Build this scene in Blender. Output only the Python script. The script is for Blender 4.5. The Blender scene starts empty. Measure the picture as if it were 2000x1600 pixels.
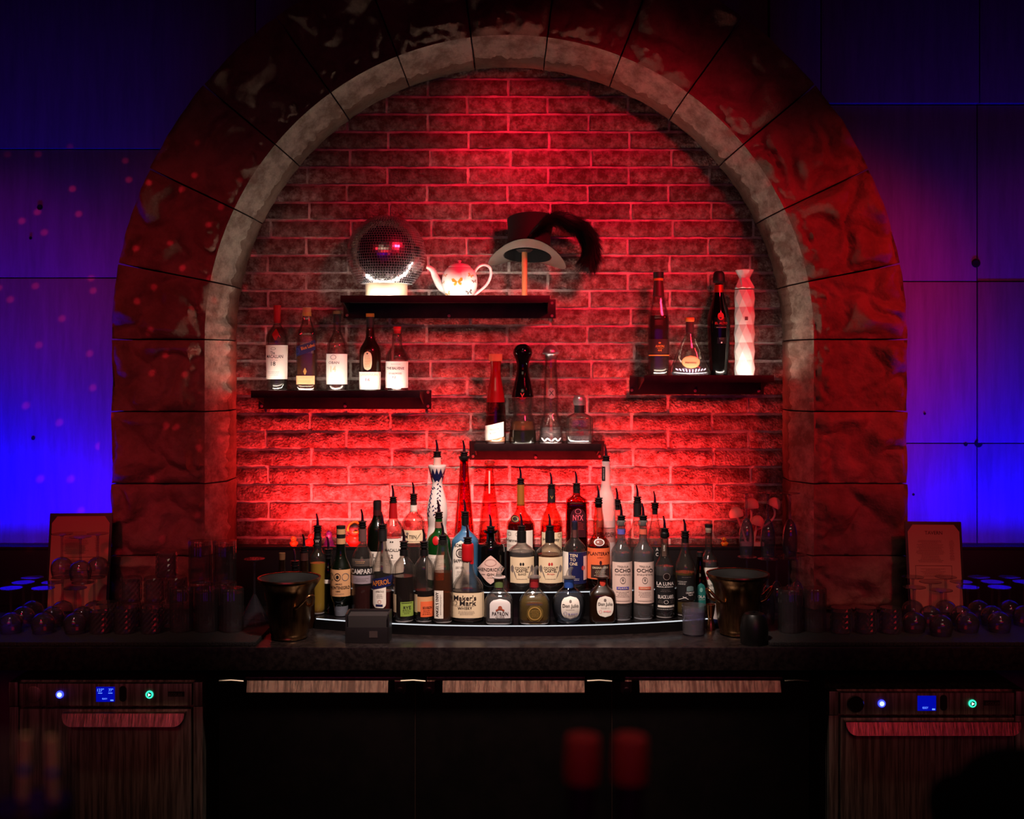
import bpy, bmesh, math, random
from mathutils import Vector, Matrix, noise

random.seed(7)
scene = bpy.context.scene
COL = scene.collection
PI = math.pi

# ------------------------------------------------------------------ camera
# World: X right, Y away from the viewer (brick face at Y=0), Z up, metres.
D, F, ZC, HX, HY = 4.0, 2240.0, 1.72, 1000.0, 720.0
def S(Y): return F / (D + Y)                 # pixels per metre at depth Y
def PX(px, Y): return (px - HX) / S(Y)
def PZ(py, Y): return ZC - (py - HY) / S(Y)

cam = bpy.data.cameras.new('camera')
camo = bpy.data.objects.new('camera', cam); COL.objects.link(camo)
camo.location = (0, -D, ZC); camo.rotation_euler = (PI / 2, 0, 0)
cam.sensor_width = 36; cam.lens = F / 2000 * 36
cam.shift_y = -80 / 2000
cam.clip_start = 0.05; cam.clip_end = 60
cam.dof.use_dof = True; cam.dof.focus_distance = D - 0.38; cam.dof.aperture_fstop = 3.2
scene.camera = camo

# ------------------------------------------------------------------ view, world
scene.view_settings.view_transform = 'Standard'
scene.view_settings.look = 'None'
scene.view_settings.exposure = 0.0
scene.view_settings.gamma = 1.0
scene.view_settings.use_curve_mapping = False
try:
    scene.cycles.use_denoising = True
    scene.cycles.max_bounces = 12
    scene.cycles.diffuse_bounces = 3
    scene.cycles.glossy_bounces = 4
    scene.cycles.transparent_max_bounces = 32
    scene.cycles.sample_clamp_indirect = 3.0
    scene.cycles.caustics_reflective = False
    scene.cycles.caustics_refractive = False
except Exception:
    pass
w = bpy.data.worlds.new('dark_room'); scene.world = w; w.use_nodes = True
w.node_tree.nodes['Background'].inputs[0].default_value = (0.010, 0.0035, 0.0045, 1)
w.node_tree.nodes['Background'].inputs[1].default_value = 0.15

# ------------------------------------------------------------------ assumed and added lamps
def aim(o, target):
    o.rotation_euler = (Vector(target) - o.location).to_track_quat('-Z', 'Y').to_euler()
def area(name, loc, target, sx, sy, power, color, spread=PI):
    l = bpy.data.lights.new(name, 'AREA'); l.shape = 'RECTANGLE'; l.size = sx; l.size_y = sy
    l.energy = power; l.color = color; l.spread = spread
    o = bpy.data.objects.new(name, l); COL.objects.link(o); o.location = loc; aim(o, target); return o
def spot(name, loc, target, angle, blend, power, color, radius=0.05):
    l = bpy.data.lights.new(name, 'SPOT'); l.spot_size = math.radians(angle); l.spot_blend = blend
    l.energy = power; l.color = color; l.shadow_soft_size = radius
    o = bpy.data.objects.new(name, l); COL.objects.link(o); o.location = loc; aim(o, target); return o
# assumed warm work light straight above the back bar counter
spot('assumed_warm_bar', (0.0, -1.45, 2.95), (0.0, -0.58, 1.0), 48, 0.9, 370, (1.0, 0.78, 0.67), 0.10)
spot('fill_warm_left', (-1.45, -1.3, 2.9), (-1.3, -0.62, 0.93), 26, 1.0, 28, (1.0, 0.72, 0.50), 0.06)  # added overhead spot, brings warm light to the left glassware
spot('fill_warm_right', (1.45, -1.3, 2.9), (1.3, -0.62, 0.93), 26, 1.0, 28, (1.0, 0.72, 0.50), 0.06)  # added overhead spot, brings warm light to the right glassware
spot('fill_warm_foreground', (0.0, -3.3, 3.0), (0.0, -3.15, 1.1), 62, 0.8, 13, (1.0, 0.74, 0.54), 0.08)  # added fill without a seen source, lifts the blurred foreground things
# assumed red stage spots from the room ceiling (right / left of the viewer), menu fills added
spot('assumed_red_right', (1.25, -2.4, 3.1), (0.08, 0.0, 1.96), 32, 1.0, 500, (1.0, 0.010, 0.040), 0.22)
spot('fill_red_pin', (0.35, -2.6, 3.0), (-0.03, 0.0, 2.50), 12, 1.0, 260, (1.0, 0.012, 0.040), 0.05)  # added narrow spot for the bright patch high on the bricks
spot('assumed_red_left', (-1.7, -3.0, 2.8), (-1.08, -0.2, 1.78), 30, 1.0, 52, (1.0, 0.010, 0.025), 0.12)
spot('fill_red_menu_left', (-1.5, -2.6, 2.7), (-1.34, -0.34, 1.08), 24, 1.0, 46, (1.0, 0.010, 0.05), 0.06)  # added red fill for the left menu and glasses
spot('fill_red_menu_right', (1.5, -2.6, 2.7), (1.34, -0.34, 1.06), 24, 1.0, 46, (1.0, 0.010, 0.05), 0.06)  # added red fill for the right menu and glasses
spot('assumed_red_jamb', (2.2, -2.2, 2.7), (1.10, -0.2, 1.88), 34, 1.0, 150, (1.0, 0.008, 0.015), 0.08)
# assumed magenta washes on the concrete to both sides
spot('assumed_magenta_left', (-2.6, -2.4, 2.7), (-1.75, 0, 2.02), 20, 0.9, 30, (0.8, 0.0, 0.5), 0.06)
spot('assumed_magenta_right', (2.7, -2.4, 2.7), (1.72, 0, 1.95), 24, 0.9, 22, (0.8, 0.0, 0.5), 0.06)
# added blue area lights at the side ledges, unseen, aimed up the concrete
area('fill_blue_left', (-1.77, -0.165, ZC - 0.594), (-1.77, 0.03, ZC - 0.17), 0.8, 0.03, 8.5, (0.0, 0.0, 1.0), 2.2)
area('fill_blue_right', (1.77, -0.165, ZC - 0.594), (1.77, 0.03, ZC - 0.17), 0.8, 0.03, 5.6, (0.0, 0.0, 1.0), 2.2)
# added red area light at the back ledge, unseen, aimed up the bricks
area('fill_red_ledge', (-0.07, -0.152, ZC - 0.594), (-0.07, 0.0, ZC - 0.38), 1.42, 0.012, 24.0, (1.0, 0.030, 0.030), 1.9)
# added red and violet area lights behind the viewer, for mirror ball reflections
area('fill_red_ball', (0.2, -6.2, 2.6), (0, -0.3, 1.3), 8.0, 0.6, 1.7, (1.0, 0.02, 0.03), 0.75)
area('fill_violet_ball', (0.0, -6.2, 1.7), (0, -0.3, 1.3), 5.0, 0.9, 0.35, (0.3, 0.0, 1.0), 0.75)
area('fill_warm_steel', (-0.3, -5.6, 3.5), (0, -0.5, 0.9), 4.0, 0.4, 0.8, (1.0, 0.70, 0.48), 0.75)  # added warm area light, unseen, for the steel handles to reflect
# added spot masked to dots, imitating mirror ball reflections on left wall and jamb
def gobo(o, scale, thr):
    l = o.data; l.use_nodes = True; nt = l.node_tree; n = nt.nodes; k = nt.links
    em = [x for x in n if x.type == 'EMISSION'][0]
    tc = n.new('ShaderNodeTexCoord'); sx = n.new('ShaderNodeSeparateXYZ'); k.new(tc.outputs['Normal'], sx.inputs[0])
    cb = n.new('ShaderNodeCombineXYZ')
    for i in (0, 1):
        dv = n.new('ShaderNodeMath'); dv.operation = 'DIVIDE'
        k.new(sx.outputs[i], dv.inputs[0]); k.new(sx.outputs[2], dv.inputs[1]); k.new(dv.outputs[0], cb.inputs[i])
    vo = n.new('ShaderNodeTexVoronoi'); vo.voronoi_dimensions = '2D'; vo.inputs['Scale'].default_value = scale
    k.new(cb.outputs[0], vo.inputs['Vector'])
    mr = n.new('ShaderNodeMapRange'); mr.interpolation_type = 'SMOOTHSTEP'
    mr.inputs['From Min'].default_value = thr; mr.inputs['From Max'].default_value = thr * 0.45
    k.new(vo.outputs['Distance'], mr.inputs['Value']); k.new(mr.outputs[0], em.inputs['Strength'])
gobo(spot('dot_mask_spot', (0.1, -3.0, 2.9), (-1.55, 0, 1.72), 27, 0.6, 210, (1.0, 0.02, 0.05), 0.004), 26, 0.11)

# ------------------------------------------------------------------ materials
def lin(c):
    return tuple((x / 255 / 12.92) if x <= 10 else ((x / 255 + 0.055) / 1.055) ** 2.4 for x in c)
MATS = {}
def nodes(name):
    m = bpy.data.materials.new(name); m.use_nodes = True
    nt = m.node_tree; n = nt.nodes; n.clear()
    out = n.new('ShaderNodeOutputMaterial')
    return m, nt, n, nt.links, out
def plain(c, rough=0.5, metal=0.0, spec=0.5, name=None):
    key = ('p', tuple(c), rough, metal, spec)
    if key in MATS: return MATS[key]
    m, nt, n, k, out = nodes(name or 'paint_%d_%d_%d' % tuple(c))
    b = n.new('ShaderNodeBsdfPrincipled')
    b.inputs['Base Color'].default_value = (*lin(c), 1); b.inputs['Roughness'].default_value = rough
    b.inputs['Metallic'].default_value = metal; b.inputs['Specular IOR Level'].default_value = spec
    k.new(b.outputs[0], out.inputs[0]); MATS[key] = m
    return m
def emit(c, strength, name):
    m, nt, n, k, out = nodes(name)
    e = n.new('ShaderNodeEmission'); e.inputs[0].default_value = (*c, 1); e.inputs[1].default_value = strength
    k.new(e.outputs[0], out.inputs[0]); return m
def glass(tint, edge=0.55, rough=0.02, body=0.0, bodycol=None, gloss=1.0, name=None):
    """thin-walled glass: tinted see-through, denser towards the rim, Fresnel reflection"""
    key = ('g', tuple(tint), edge, rough, body, bodycol, gloss)
    if key in MATS: return MATS[key]
    m, nt, n, k, out = nodes(name or 'glass_%d_%d_%d' % tuple(tint))
    t = lin(tint)
    lw = n.new('ShaderNodeLayerWeight'); lw.inputs[0].default_value = 0.5
    pw = n.new('ShaderNodeMath'); pw.operation = 'POWER'; pw.inputs[1].default_value = 1.6
    k.new(lw.outputs['Facing'], pw.inputs[0])
    mc = n.new('ShaderNodeMix'); mc.data_type = 'RGBA'
    mc.inputs[6].default_value = (*t, 1); mc.inputs[7].default_value = (*[v * edge for v in t], 1)
    k.new(pw.outputs[0], mc.inputs[0])
    tr = n.new('ShaderNodeBsdfTransparent'); k.new(mc.outputs[2], tr.inputs[0])
    base = tr
    if body > 0:
        df = n.new('ShaderNodeBsdfPrincipled'); df.inputs['Base Color'].default_value = (*lin(bodycol or tint), 1)
        df.inputs['Roughness'].default_value = 0.35
        mx = n.new('ShaderNodeMixShader'); mx.inputs[0].default_value = body
        k.new(tr.outputs[0], mx.inputs[1]); k.new(df.outputs[0], mx.inputs[2]); base = mx
    p5 = n.new('ShaderNodeMath'); p5.operation = 'POWER'; p5.inputs[1].default_value = 4.6
    l5 = n.new('ShaderNodeLayerWeight'); l5.inputs[0].default_value = 0.5; k.new(l5.outputs['Facing'], p5.inputs[0])
    mg = n.new('ShaderNodeMath'); mg.operation = 'MULTIPLY_ADD'; mg.inputs[1].default_value = 0.75 * gloss; mg.inputs[2].default_value = 0.045 * gloss
    k.new(p5.outputs[0], mg.inputs[0])
    gl = n.new('ShaderNodeBsdfGlossy'); gl.inputs['Roughness'].default_value = rough
    fx = n.new('ShaderNodeMixShader'); k.new(mg.outputs[0], fx.inputs[0])
    k.new(base.outputs[0], fx.inputs[1]); k.new(gl.outputs[0], fx.inputs[2])
    k.new(fx.outputs[0], out.inputs[0]); MATS[key] = m
    return m
def bumpy(name, col_a, col_b, scale=8.0, detail=6.0, rough=0.85, bump=0.3, bdist=0.01, bscale=40.0, ramp=(0.4, 0.6),
          metal=0.0, stretch=None, rnd=None):
    m, nt, n, k, out = nodes(name)
    b = n.new('ShaderNodeBsdfPrincipled'); b.inputs['Roughness'].default_value = rough; b.inputs['Metallic'].default_value = metal
    ge = n.new('ShaderNodeNewGeometry'); vec = ge.outputs['Position']
    if stretch:
        mp = n.new('ShaderNodeMapping'); mp.inputs['Scale'].default_value = stretch; k.new(vec, mp.inputs[0]); vec = mp.outputs[0]
    n1 = n.new('ShaderNodeTexNoise'); n1.inputs['Scale'].default_value = scale; n1.inputs['Detail'].default_value = detail
    n1.inputs['Roughness'].default_value = 0.72; k.new(vec, n1.inputs['Vector'])
    cr = n.new('ShaderNodeValToRGB'); cr.color_ramp.elements[0].position = ramp[0]; cr.color_ramp.elements[1].position = ramp[1]
    cr.color_ramp.elements[0].color = (*lin(col_a), 1); cr.color_ramp.elements[1].color = (*lin(col_b), 1)
    k.new(n1.outputs[0], cr.inputs[0]); colout = cr.outputs[0]
    if rnd:
        oi = n.new('ShaderNodeObjectInfo'); mr = n.new('ShaderNodeMapRange')
        mr.inputs['To Min'].default_value = rnd[0]; mr.inputs['To Max'].default_value = rnd[1]
        k.new(oi.outputs['Random'], mr.inputs['Value'])
        hs = n.new('ShaderNodeHueSaturation'); k.new(mr.outputs[0], hs.inputs['Value']); k.new(colout, hs.inputs['Color'])
        colout = hs.outputs[0]
    k.new(colout, b.inputs['Base Color'])
    n2 = n.new('ShaderNodeTexNoise'); n2.inputs['Scale'].default_value = bscale; n2.inputs['Detail'].default_value = 8
    k.new(vec, n2.inputs['Vector'])
    bp = n.new('ShaderNodeBump'); bp.inputs['Strength'].default_value = bump; bp.inputs['Distance'].default_value = bdist
    k.new(n2.outputs[0], bp.inputs['Height']); k.new(bp.outputs[0], b.inputs['Normal'])
    k.new(b.outputs[0], out.inputs[0]); return m

M_BRICK = bumpy('old_whitewashed_brick', (112, 68, 62), (232, 216, 208), 30.0, 14.0, 0.9, 1.0, 0.014, 130.0, (0.43, 0.80), rnd=(0.55, 1.15))
M_MORTAR = bumpy('lime_mortar', (184, 172, 164), (232, 224, 218), 22.0, 6.0, 0.95, 0.7, 0.006, 110.0)
M_STONE = bumpy('rock_faced_stone', (124, 98, 84), (152, 124, 108), 9.0, 8.0, 0.88, 0.5, 0.012, 60.0, rnd=(0.85, 1.1))
M_STONEEDGE = bumpy('dressed_stone_margin', (150, 128, 112), (206, 186, 168), 16.0, 8.0, 0.85, 0.6, 0.008, 70.0, rnd=(0.9, 1.05))
M_CONC = bumpy('board_marked_concrete', (118, 114, 118), (152, 148, 154), 3.0, 8.0, 0.82, 0.14, 0.006, 9.0, (0.25, 0.75), stretch=(9.0, 1.0, 0.9))
M_COUNTER = bumpy('dark_stone_counter', (18, 12, 12), (36, 27, 26), 60.0, 4.0, 0.30, 0.08, 0.001, 200.0)
M_BLACKPANEL = plain((10, 8, 9), 0.5, name='black_laminate')
M_MATRUB = bumpy('rubber_bar_mat', (12, 10, 11), (22, 18, 18), 90.0, 2.0, 0.7, 0.6, 0.003, 260.0)
M_STEELSHELF = bumpy('blackened_steel', (24, 17, 18), (42, 30, 30), 6.0, 5.0, 0.42, 0.05, 0.001, 60.0, metal=0.6)
M_STEEL = bumpy('brushed_stainless', (120, 108, 100), (188, 172, 160), 30.0, 3.0, 0.5, 0.25, 0.002, 60.0, metal=1.0, stretch=(3.0, 1.0, 0.12))
M_STEELH = bumpy('brushed_stainless_handle', (165, 150, 142), (220, 204, 192), 30.0, 3.0, 0.26, 0.2, 0.002, 60.0, metal=1.0, stretch=(3.0, 1.0, 0.2))
M_CHROME = plain((205, 196, 190), 0.12, 1.0, name='chrome')
M_BRONZE = bumpy('tarnished_bronze', (96, 66, 44), (168, 124, 84), 7.0, 5.0, 0.30, 0.1, 0.001, 90.0, metal=1.0, stretch=(2.5, 2.5, 0.35))
M_RUBBER = plain((14, 12, 12), 0.42, name='black_rubber')
M_BLACK = plain((9, 8, 8), 0.5, name='black')
M_FLOOR = bumpy('dark_floor', (20, 14, 14), (34, 24, 22), 5.0, 4.0, 0.5, 0.1, 0.002, 40.0)
M_COOLER = bumpy('black_vinyl_steel', (5, 3, 3), (9, 5, 5), 8.0, 3.0, 0.48, 0.08, 0.001, 220.0)
M_COOLER.node_tree.nodes['Principled BSDF'].inputs['Specular IOR Level'].default_value = 0.12
WARM = (1.0, 0.90, 0.80)
M_LED_W = emit((1.0, 0.88, 0.74), 60.0, 'led_warm_white')
M_LED_T = emit((0.92, 0.94, 1.0), 0.8, 'led_cool_white')
M_LED_R = emit((1.0, 0.022, 0.028), 60.0, 'led_red')
M_LED_B = emit((0.0, 0.0, 1.0), 40.0, 'led_blue')

# ------------------------------------------------------------------ mesh helpers
def finish(bm, name, mat, parent=None, smooth=None, loc=None):
    bmesh.ops.recalc_face_normals(bm, faces=bm.faces[:])
    me = bpy.data.meshes.new(name); bm.to_mesh(me); bm.free()
    return link(me, name, mat, parent, smooth, loc)
def link(me, name, mat, parent=None, smooth=None, loc=None):
    if smooth is not None:
        for p in me.polygons: p.use_smooth = True
        me.set_sharp_from_angle(angle=math.radians(smooth))
    for mm in (mat if isinstance(mat, (list, tuple)) else [mat]): me.materials.append(mm)
    o = bpy.data.objects.new(name, me); COL.objects.link(o)
    if parent: o.parent = parent
    if loc: o.location = loc
    return o
def shared(me, name, parent, loc=(0, 0, 0), rot=(0, 0, 0), scale=(1, 1, 1)):
    o = bpy.data.objects.new(name, me); COL.objects.link(o); o.parent = parent
    o.location = loc; o.rotation_euler = rot; o.scale = scale; return o
def tag(o, label, cat=None, group=None, kind=None):
    if label: o['label'] = label
    if cat: o['category'] = cat
    if group: o['group'] = group
    if kind: o['kind'] = kind
    return o
def thing(name, label, cat, loc=(0, 0, 0), rotz=0.0, group=None):
    o = bpy.data.objects.new(name, None); COL.objects.link(o); o.empty_display_size = 0.02
    o.location = loc; o.rotation_euler = (0, 0, rotz)
    return tag(o, label, cat, group)
def box(bm, x0, x1, y0, y1, z0, z1, bev=0.0):
    r = bmesh.ops.create_cube(bm, size=1.0, matrix=Matrix.Translation(((x0 + x1) / 2, (y0 + y1) / 2, (z0 + z1) / 2)) @
                              Matrix.Diagonal((x1 - x0, y1 - y0, z1 - z0, 1)))
    if bev > 0:
        vs = r['verts']; es = {e for v in vs for e in v.link_edges}
        bmesh.ops.bevel(bm, geom=list(es), offset=bev, segments=2, affect='EDGES', profile=0.7)
def boxo(name, x0, x1, y0, y1, z0, z1, mat, parent=None, bev=0.0):
    bm = bmesh.new(); box(bm, x0, x1, y0, y1, z0, z1, bev)
    return finish(bm, name, mat, parent, 40 if bev else None)
def chaikin(p, it=2):
    for _ in range(it):
        q = [p[0]]
        for a, b in zip(p, p[1:]):
            q.append((a[0] * .75 + b[0] * .25, a[1] * .75 + b[1] * .25)); q.append((a[0] * .25 + b[0] * .75, a[1] * .25 + b[1] * .75))
        q.append(p[-1]); p = q
    return p
def lathe(bm, prof, seg=28, n=2.0, flat=1.0, caps=True, off=(0, 0, 0), wob=None):
    """prof: list of (r, z) bottom to top (or any order)"""
    rings = []
    for r, z in prof:
        ring = []
        for i in range(seg):
            t = 2 * PI * i / seg; c, s = math.cos(t), math.sin(t)
            rr = r if wob is None else wob(r, z, t)
            if n != 2.0:
                c = math.copysign(abs(c) ** (2 / n), c); s = math.copysign(abs(s) ** (2 / n), s)
            ring.append(bm.verts.new((off[0] + rr * c, off[1] + rr * s * flat, off[2] + z)))
        rings.append(ring)
    for a, b in zip(rings, rings[1:]):
        for i in range(seg):
            j = (i + 1) % seg
            bm.faces.new((a[i], a[j], b[j], b[i]))
    if caps:
        if prof[0][0] > 1e-5: bm.faces.new(rings[0][::-1])
        if prof[-1][0] > 1e-5: bm.faces.new(rings[-1])
    return rings
def tube(bm, pts, rad, seg=10, caps=True, flat=1.0):
    pts = [Vector(p) for p in pts]
    if not isinstance(rad, (list, tuple)): rad = [rad] * len(pts)
    up = None; rings = []
    for i, p in enumerate(pts):
        d = (pts[min(i + 1, len(pts) - 1)] - pts[max(i - 1, 0)]).normalized()
        if up is None:
            up = Vector((0, 1, 0)) if abs(d.y) < 0.9 else Vector((1, 0, 0))
        up = (up - d * up.dot(d)).normalized(); sd = d.cross(up)
        rings.append([bm.verts.new(p + (sd * math.cos(2 * PI * k / seg) + up * math.sin(2 * PI * k / seg) * flat) * rad[i]) for k in range(seg)])
    for a, b in zip(rings, rings[1:]):
        for k in range(seg):
            j = (k + 1) % seg; bm.faces.new((a[k], a[j], b[j], b[k]))
    if caps: bm.faces.new(rings[0][::-1]); bm.faces.new(rings[-1])
def curve_pts(ctrl, n=6):
    """Catmull-Rom through the control points"""
    c = [Vector(p) for p in ctrl]; c = [c[0] * 2 - c[1]] + c + [c[-1] * 2 - c[-2]]; out = []
    for i in range(1, len(c) - 2):
        p0, p1, p2, p3 = c[i - 1:i + 3]
        for s in range(n):
            t = s / n
            out.append(0.5 * ((2 * p1) + (p2 - p0) * t + (2 * p0 - 5 * p1 + 4 * p2 - p3) * t * t + (3 * p1 - p0 - 3 * p2 + p3) * t ** 3))
    out.append(c[-2]); return out
# --- lettering: built-in font turned into flat outlines, then laid on the surface
TXT = {}
def text_mesh(s):
    if s in TXT: return TXT[s]
    cu = bpy.data.curves.new('lettering', 'FONT'); cu.body = s; cu.resolution_u = 2; cu.size = 1.0; cu.offset = 0.012
    o = bpy.data.objects.new('lettering_tmp', cu); COL.objects.link(o)
    bpy.context.view_layer.update()
    me = o.evaluated_get(bpy.context.evaluated_depsgraph_get()).to_mesh()
    vs = [(v.co.x, v.co.y) for v in me.vertices]; fs = [tuple(p.vertices) for p in me.polygons]
    o.to_mesh_clear(); bpy.data.objects.remove(o); bpy.data.curves.remove(cu)
    xs = [v[0] for v in vs] or [0, 1]; ys = [v[1] for v in vs] or [0, 1]
    TXT[s] = (vs, fs, min(xs), max(xs), min(ys), max(ys)); return TXT[s]
def put_text(bm, s, cx, cz, w, h, surf, rot=0.0):
    """w,h in metres; surf(x,z)->Vector lays the glyphs on a surface. '-' draws a rule, '#' a block of fine print"""
    cr, sr = math.cos(rot), math.sin(rot)
    def place(u, v):
        return surf(cx + u * cr - v * sr, cz + u * sr + v * cr)
    def quad(u0, u1, v0, v1, nx=6):
        for i in range(nx):
            a, b = u0 + (u1 - u0) * i / nx, u0 + (u1 - u0) * (i + 1) / nx
            bm.faces.new([bm.verts.new(place(*q)) for q in ((a, v0), (b, v0), (b, v1), (a, v1))])
    if s == '-': quad(-w / 2, w / 2, -h / 2, h / 2); return
    if s == '#':
        rows = max(1, int(h / 0.0040))
        rg = random.Random(int(cx * 1e5) + int(cz * 1e5))
        for r in range(rows):
            v = h / 2 - (r + 0.5) * h / rows; ww = w * rg.uniform(0.55, 1.0); u = -ww / 2
            while u < ww / 2 - 0.001:
                l = rg.uniform(0.002, 0.006); quad(u, min(u + l, ww / 2), v - 0.0005, v + 0.0005, 1); u += l + 0.0012
        return
    if s == 'o':      # a disc
        vs = [bm.verts.new(place(w / 2 * math.cos(2 * PI * i / 18), h / 2 * math.sin(2 * PI * i / 18))) for i in range(18)]
        bm.faces.new(vs); return
    if s == '@':      # a ring
        a = [(math.cos(2 * PI * i / 20), math.sin(2 * PI * i / 20)) for i in range(20)]
        vo = [bm.verts.new(place(w / 2 * c, h / 2 * q)) for c, q in a]; vi = [bm.verts.new(place(w * .42 * c, h * .42 * q)) for c, q in a]
        for i in range(20):
            j = (i + 1) % 20; bm.faces.new((vo[i], vo[j], vi[j], vi[i]))
        return
    vs, fs, x0, x1, y0, y1 = text_mesh(s)
    sx = w / max(x1 - x0, 1e-6); sy = h / max(y1 - y0, 1e-6)
    nv = [bm.verts.new(place((x - (x0 + x1) / 2) * sx, (y - (y0 + y1) / 2) * sy)) for x, y in vs]
    for f in fs:
        try: bm.faces.new([nv[i] for i in f])
        except ValueError: pass
# ================================================================== THE SETTING
H_C = 0.798                      # counter top below eye level
ZCT = ZC - H_C                   # counter top height (0.922)
ZMAT = ZCT + 0.012; ZT1 = ZC - 0.766; ZT2 = ZC - 0.689
AZ = ZC + 0.096; AX = -0.009     # springing centre of the arch
R0, R1, R2 = 0.953, 1.004, 1.311 # soffit, front arris, outer edge
YF, YCH = -0.22, -0.125          # stone front, start of chamfer
ZLEDGE = ZC - 0.60

tag(boxo('floor', -3.2, 3.2, -4.6, 0.2, -0.05, 0.0, M_FLOOR), 'dark floor of the bar', kind='structure')

# brick infill: mortar bed with every brick a piece of its own
def mortar():
    bm = bmesh.new(); Y = 0.011; vs = [(-1.15, ZCT - 0.05), (1.15, ZCT - 0.05)]
    for i in range(41):
        a = PI * i / 40; vs.append((1.15 * math.cos(a), AZ + 1.15 * math.sin(a)))
    f = [bm.verts.new((x + AX, Y, z)) for x, z in vs]; b = [bm.verts.new((x + AX, Y + 0.015, z)) for x, z in vs]
    bm.faces.new(f); bm.faces.new(b[::-1])
    for i in range(len(vs)):
        j = (i + 1) % len(vs); bm.faces.new((f[i], f[j], b[j], b[i]))
    return finish(bm, 'wall_back', M_MORTAR)
wall_back = tag(mortar(), 'whitewashed old brick wall filling the stone arch', kind='structure')
BL, BH, BJ = 0.281, 0.0616, 0.0095
def brick_mesh(seed, rough):
    bm = bmesh.new(); nx, nz = 12, 4; L, Hh = BL - BJ, BH - BJ; rows = []
    for j in range(nz + 1):
        row = []
        for i in range(nx + 1):
            u, v = i / nx, j / nz; x = (u - .5) * L; z = (v - .5) * Hh
            e = min(min(u, 1 - u) * L / 0.012, min(v, 1 - v) * Hh / 0.012, 1.0)
            nv = noise.noise(Vector((x * 26 + seed * 7, z * 40, seed)))
            y = -0.006 * math.sqrt(max(e, 0)) - rough * nv * (0.4 + 0.6 * e)
            k = 0.0022 * (1 + rough * 80)
            x += k * noise.noise(Vector((x * 30, z * 60 + 9, seed + 3))); z += k * noise.noise(Vector((x * 34 + 5, z * 20, seed + 8)))
            row.append(bm.verts.new((x, y + 0.006, z)))
        rows.append(row)
    for j in range(nz):
        for i in range(nx):
            bm.faces.new((rows[j][i], rows[j][i + 1], rows[j + 1][i + 1], rows[j + 1][i]))
    loop = rows[0] + [r[-1] for r in rows[1:]] + rows[-1][-2::-1] + [r[0] for r in rows[-2:0:-1]]
    back = [bm.verts.new((v.co.x, 0.02, v.co.z)) for v in loop]
    for i in range(len(loop)):
        j = (i + 1) % len(loop); bm.faces.new((loop[i], loop[j], back[j], back[i]))
    bmesh.ops.recalc_face_normals(bm, faces=bm.faces[:])
    me = bpy.data.meshes.new('brick'); bm.to_mesh(me); bm.free()
    for p in me.polygons: p.use_smooth = True
    me.set_sharp_from_angle(angle=math.radians(50)); me.materials.append(M_BRICK); return me
smooth_bricks = [brick_mesh(i * 3.1, 0.0022) for i in range(7)]
rough_bricks = [brick_mesh(50 + i * 2.7, 0.0080) for i in range(7)]
zline0 = PZ(395, 0)
for k in range(-9, 21):
    z = zline0 - (k + 0.5) * BH; py = HY + (ZC - z) * S(0)
    if py > 1072 or z > AZ + R0: continue
    half = R0 + 0.02 if z < AZ else math.sqrt(max(R0 ** 2 - (z - BH / 2 - AZ) ** 2 if z - BH / 2 > AZ else R0 ** 2, 0)) + 0.02
    off = (0.5 if k % 2 else 0.0) * BL + PX(1075, 0) - BL / 2 + random.uniform(-0.012, 0.012)
    for i in range(-5, 6):
        x = off + i * BL
        if x + BL / 2 < AX - half or x - BL / 2 > AX + half: continue
        me = random.choice(rough_bricks if py > 812 else smooth_bricks)
        shared(me, 'brick', wall_back, (x, random.uniform(-0.0025, 0.001), z), (0, random.choice((0, PI)), random.uniform(-.006, .006)))

# concrete either side: cast panels with open joints
def concrete(name, label, cols, rows, proud):
    root = bpy.data.objects.new(name, None); COL.objects.link(root); tag(root, label, kind='structure')
    for i in range(len(cols) - 1):
        for j in range(len(rows) - 1):
            yo = proud.get((i, j), 0.0)
            boxo('panel', cols[i] + 0.0018, cols[i + 1] - 0.0018, 0.028 - yo, 0.12, rows[j] + 0.0018, rows[j + 1] - 0.0018, M_CONC, root, 0.002)
    return root
concrete('wall_left', 'board-marked concrete wall left of the arch', [-2.4, -0.9, -0.02], [0.0, PZ(543, .03), PZ(292, .03), 3.4],
         {(0, 2): 0.006, (1, 2): 0.006})
concrete('wall_right', 'board-marked concrete wall right of the arch', [-0.02, 0.9, PX(1600, .03), PX(1908, .03), 2.4], [0.0, PZ(866, .03), PZ(550, .03), PZ(205, .03), 3.4],
         {(2, 3): 0.022, (3, 3): 0.022, (1, 3): 0.022, (3, 1): 0.003})

for wn, spots_ in (('wall_left', ((78, 405, 4.5), (60, 465, 2.5), (65, 856, 3), (205, 240, 2.5))), ('wall_right', ((1906, 514, 7), (1911, 866, 6.5), (1886, 868, 3), (1806, 808, 2), (1960, 780, 2), (1784, 966, 2)))):
    for px, py, r in spots_:
        bm = bmesh.new(); rr0 = r / S(.028); lathe(bm, [(rr0 * 1.25, 0.0003), (rr0, -0.0012), (rr0 * .5, -0.0004), (0.0002, 0.0)], 14)
        bmesh.ops.rotate(bm, verts=bm.verts[:], cent=(0, 0, 0), matrix=Matrix.Rotation(-PI / 2, 3, 'X')); bmesh.ops.translate(bm, verts=bm.verts[:], vec=(PX(px, .028), .0262, PZ(py, .028)))
        finish(bm, 'tie_hole', plain((14, 12, 14), .9), bpy.data.objects[wn], 40)
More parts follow.
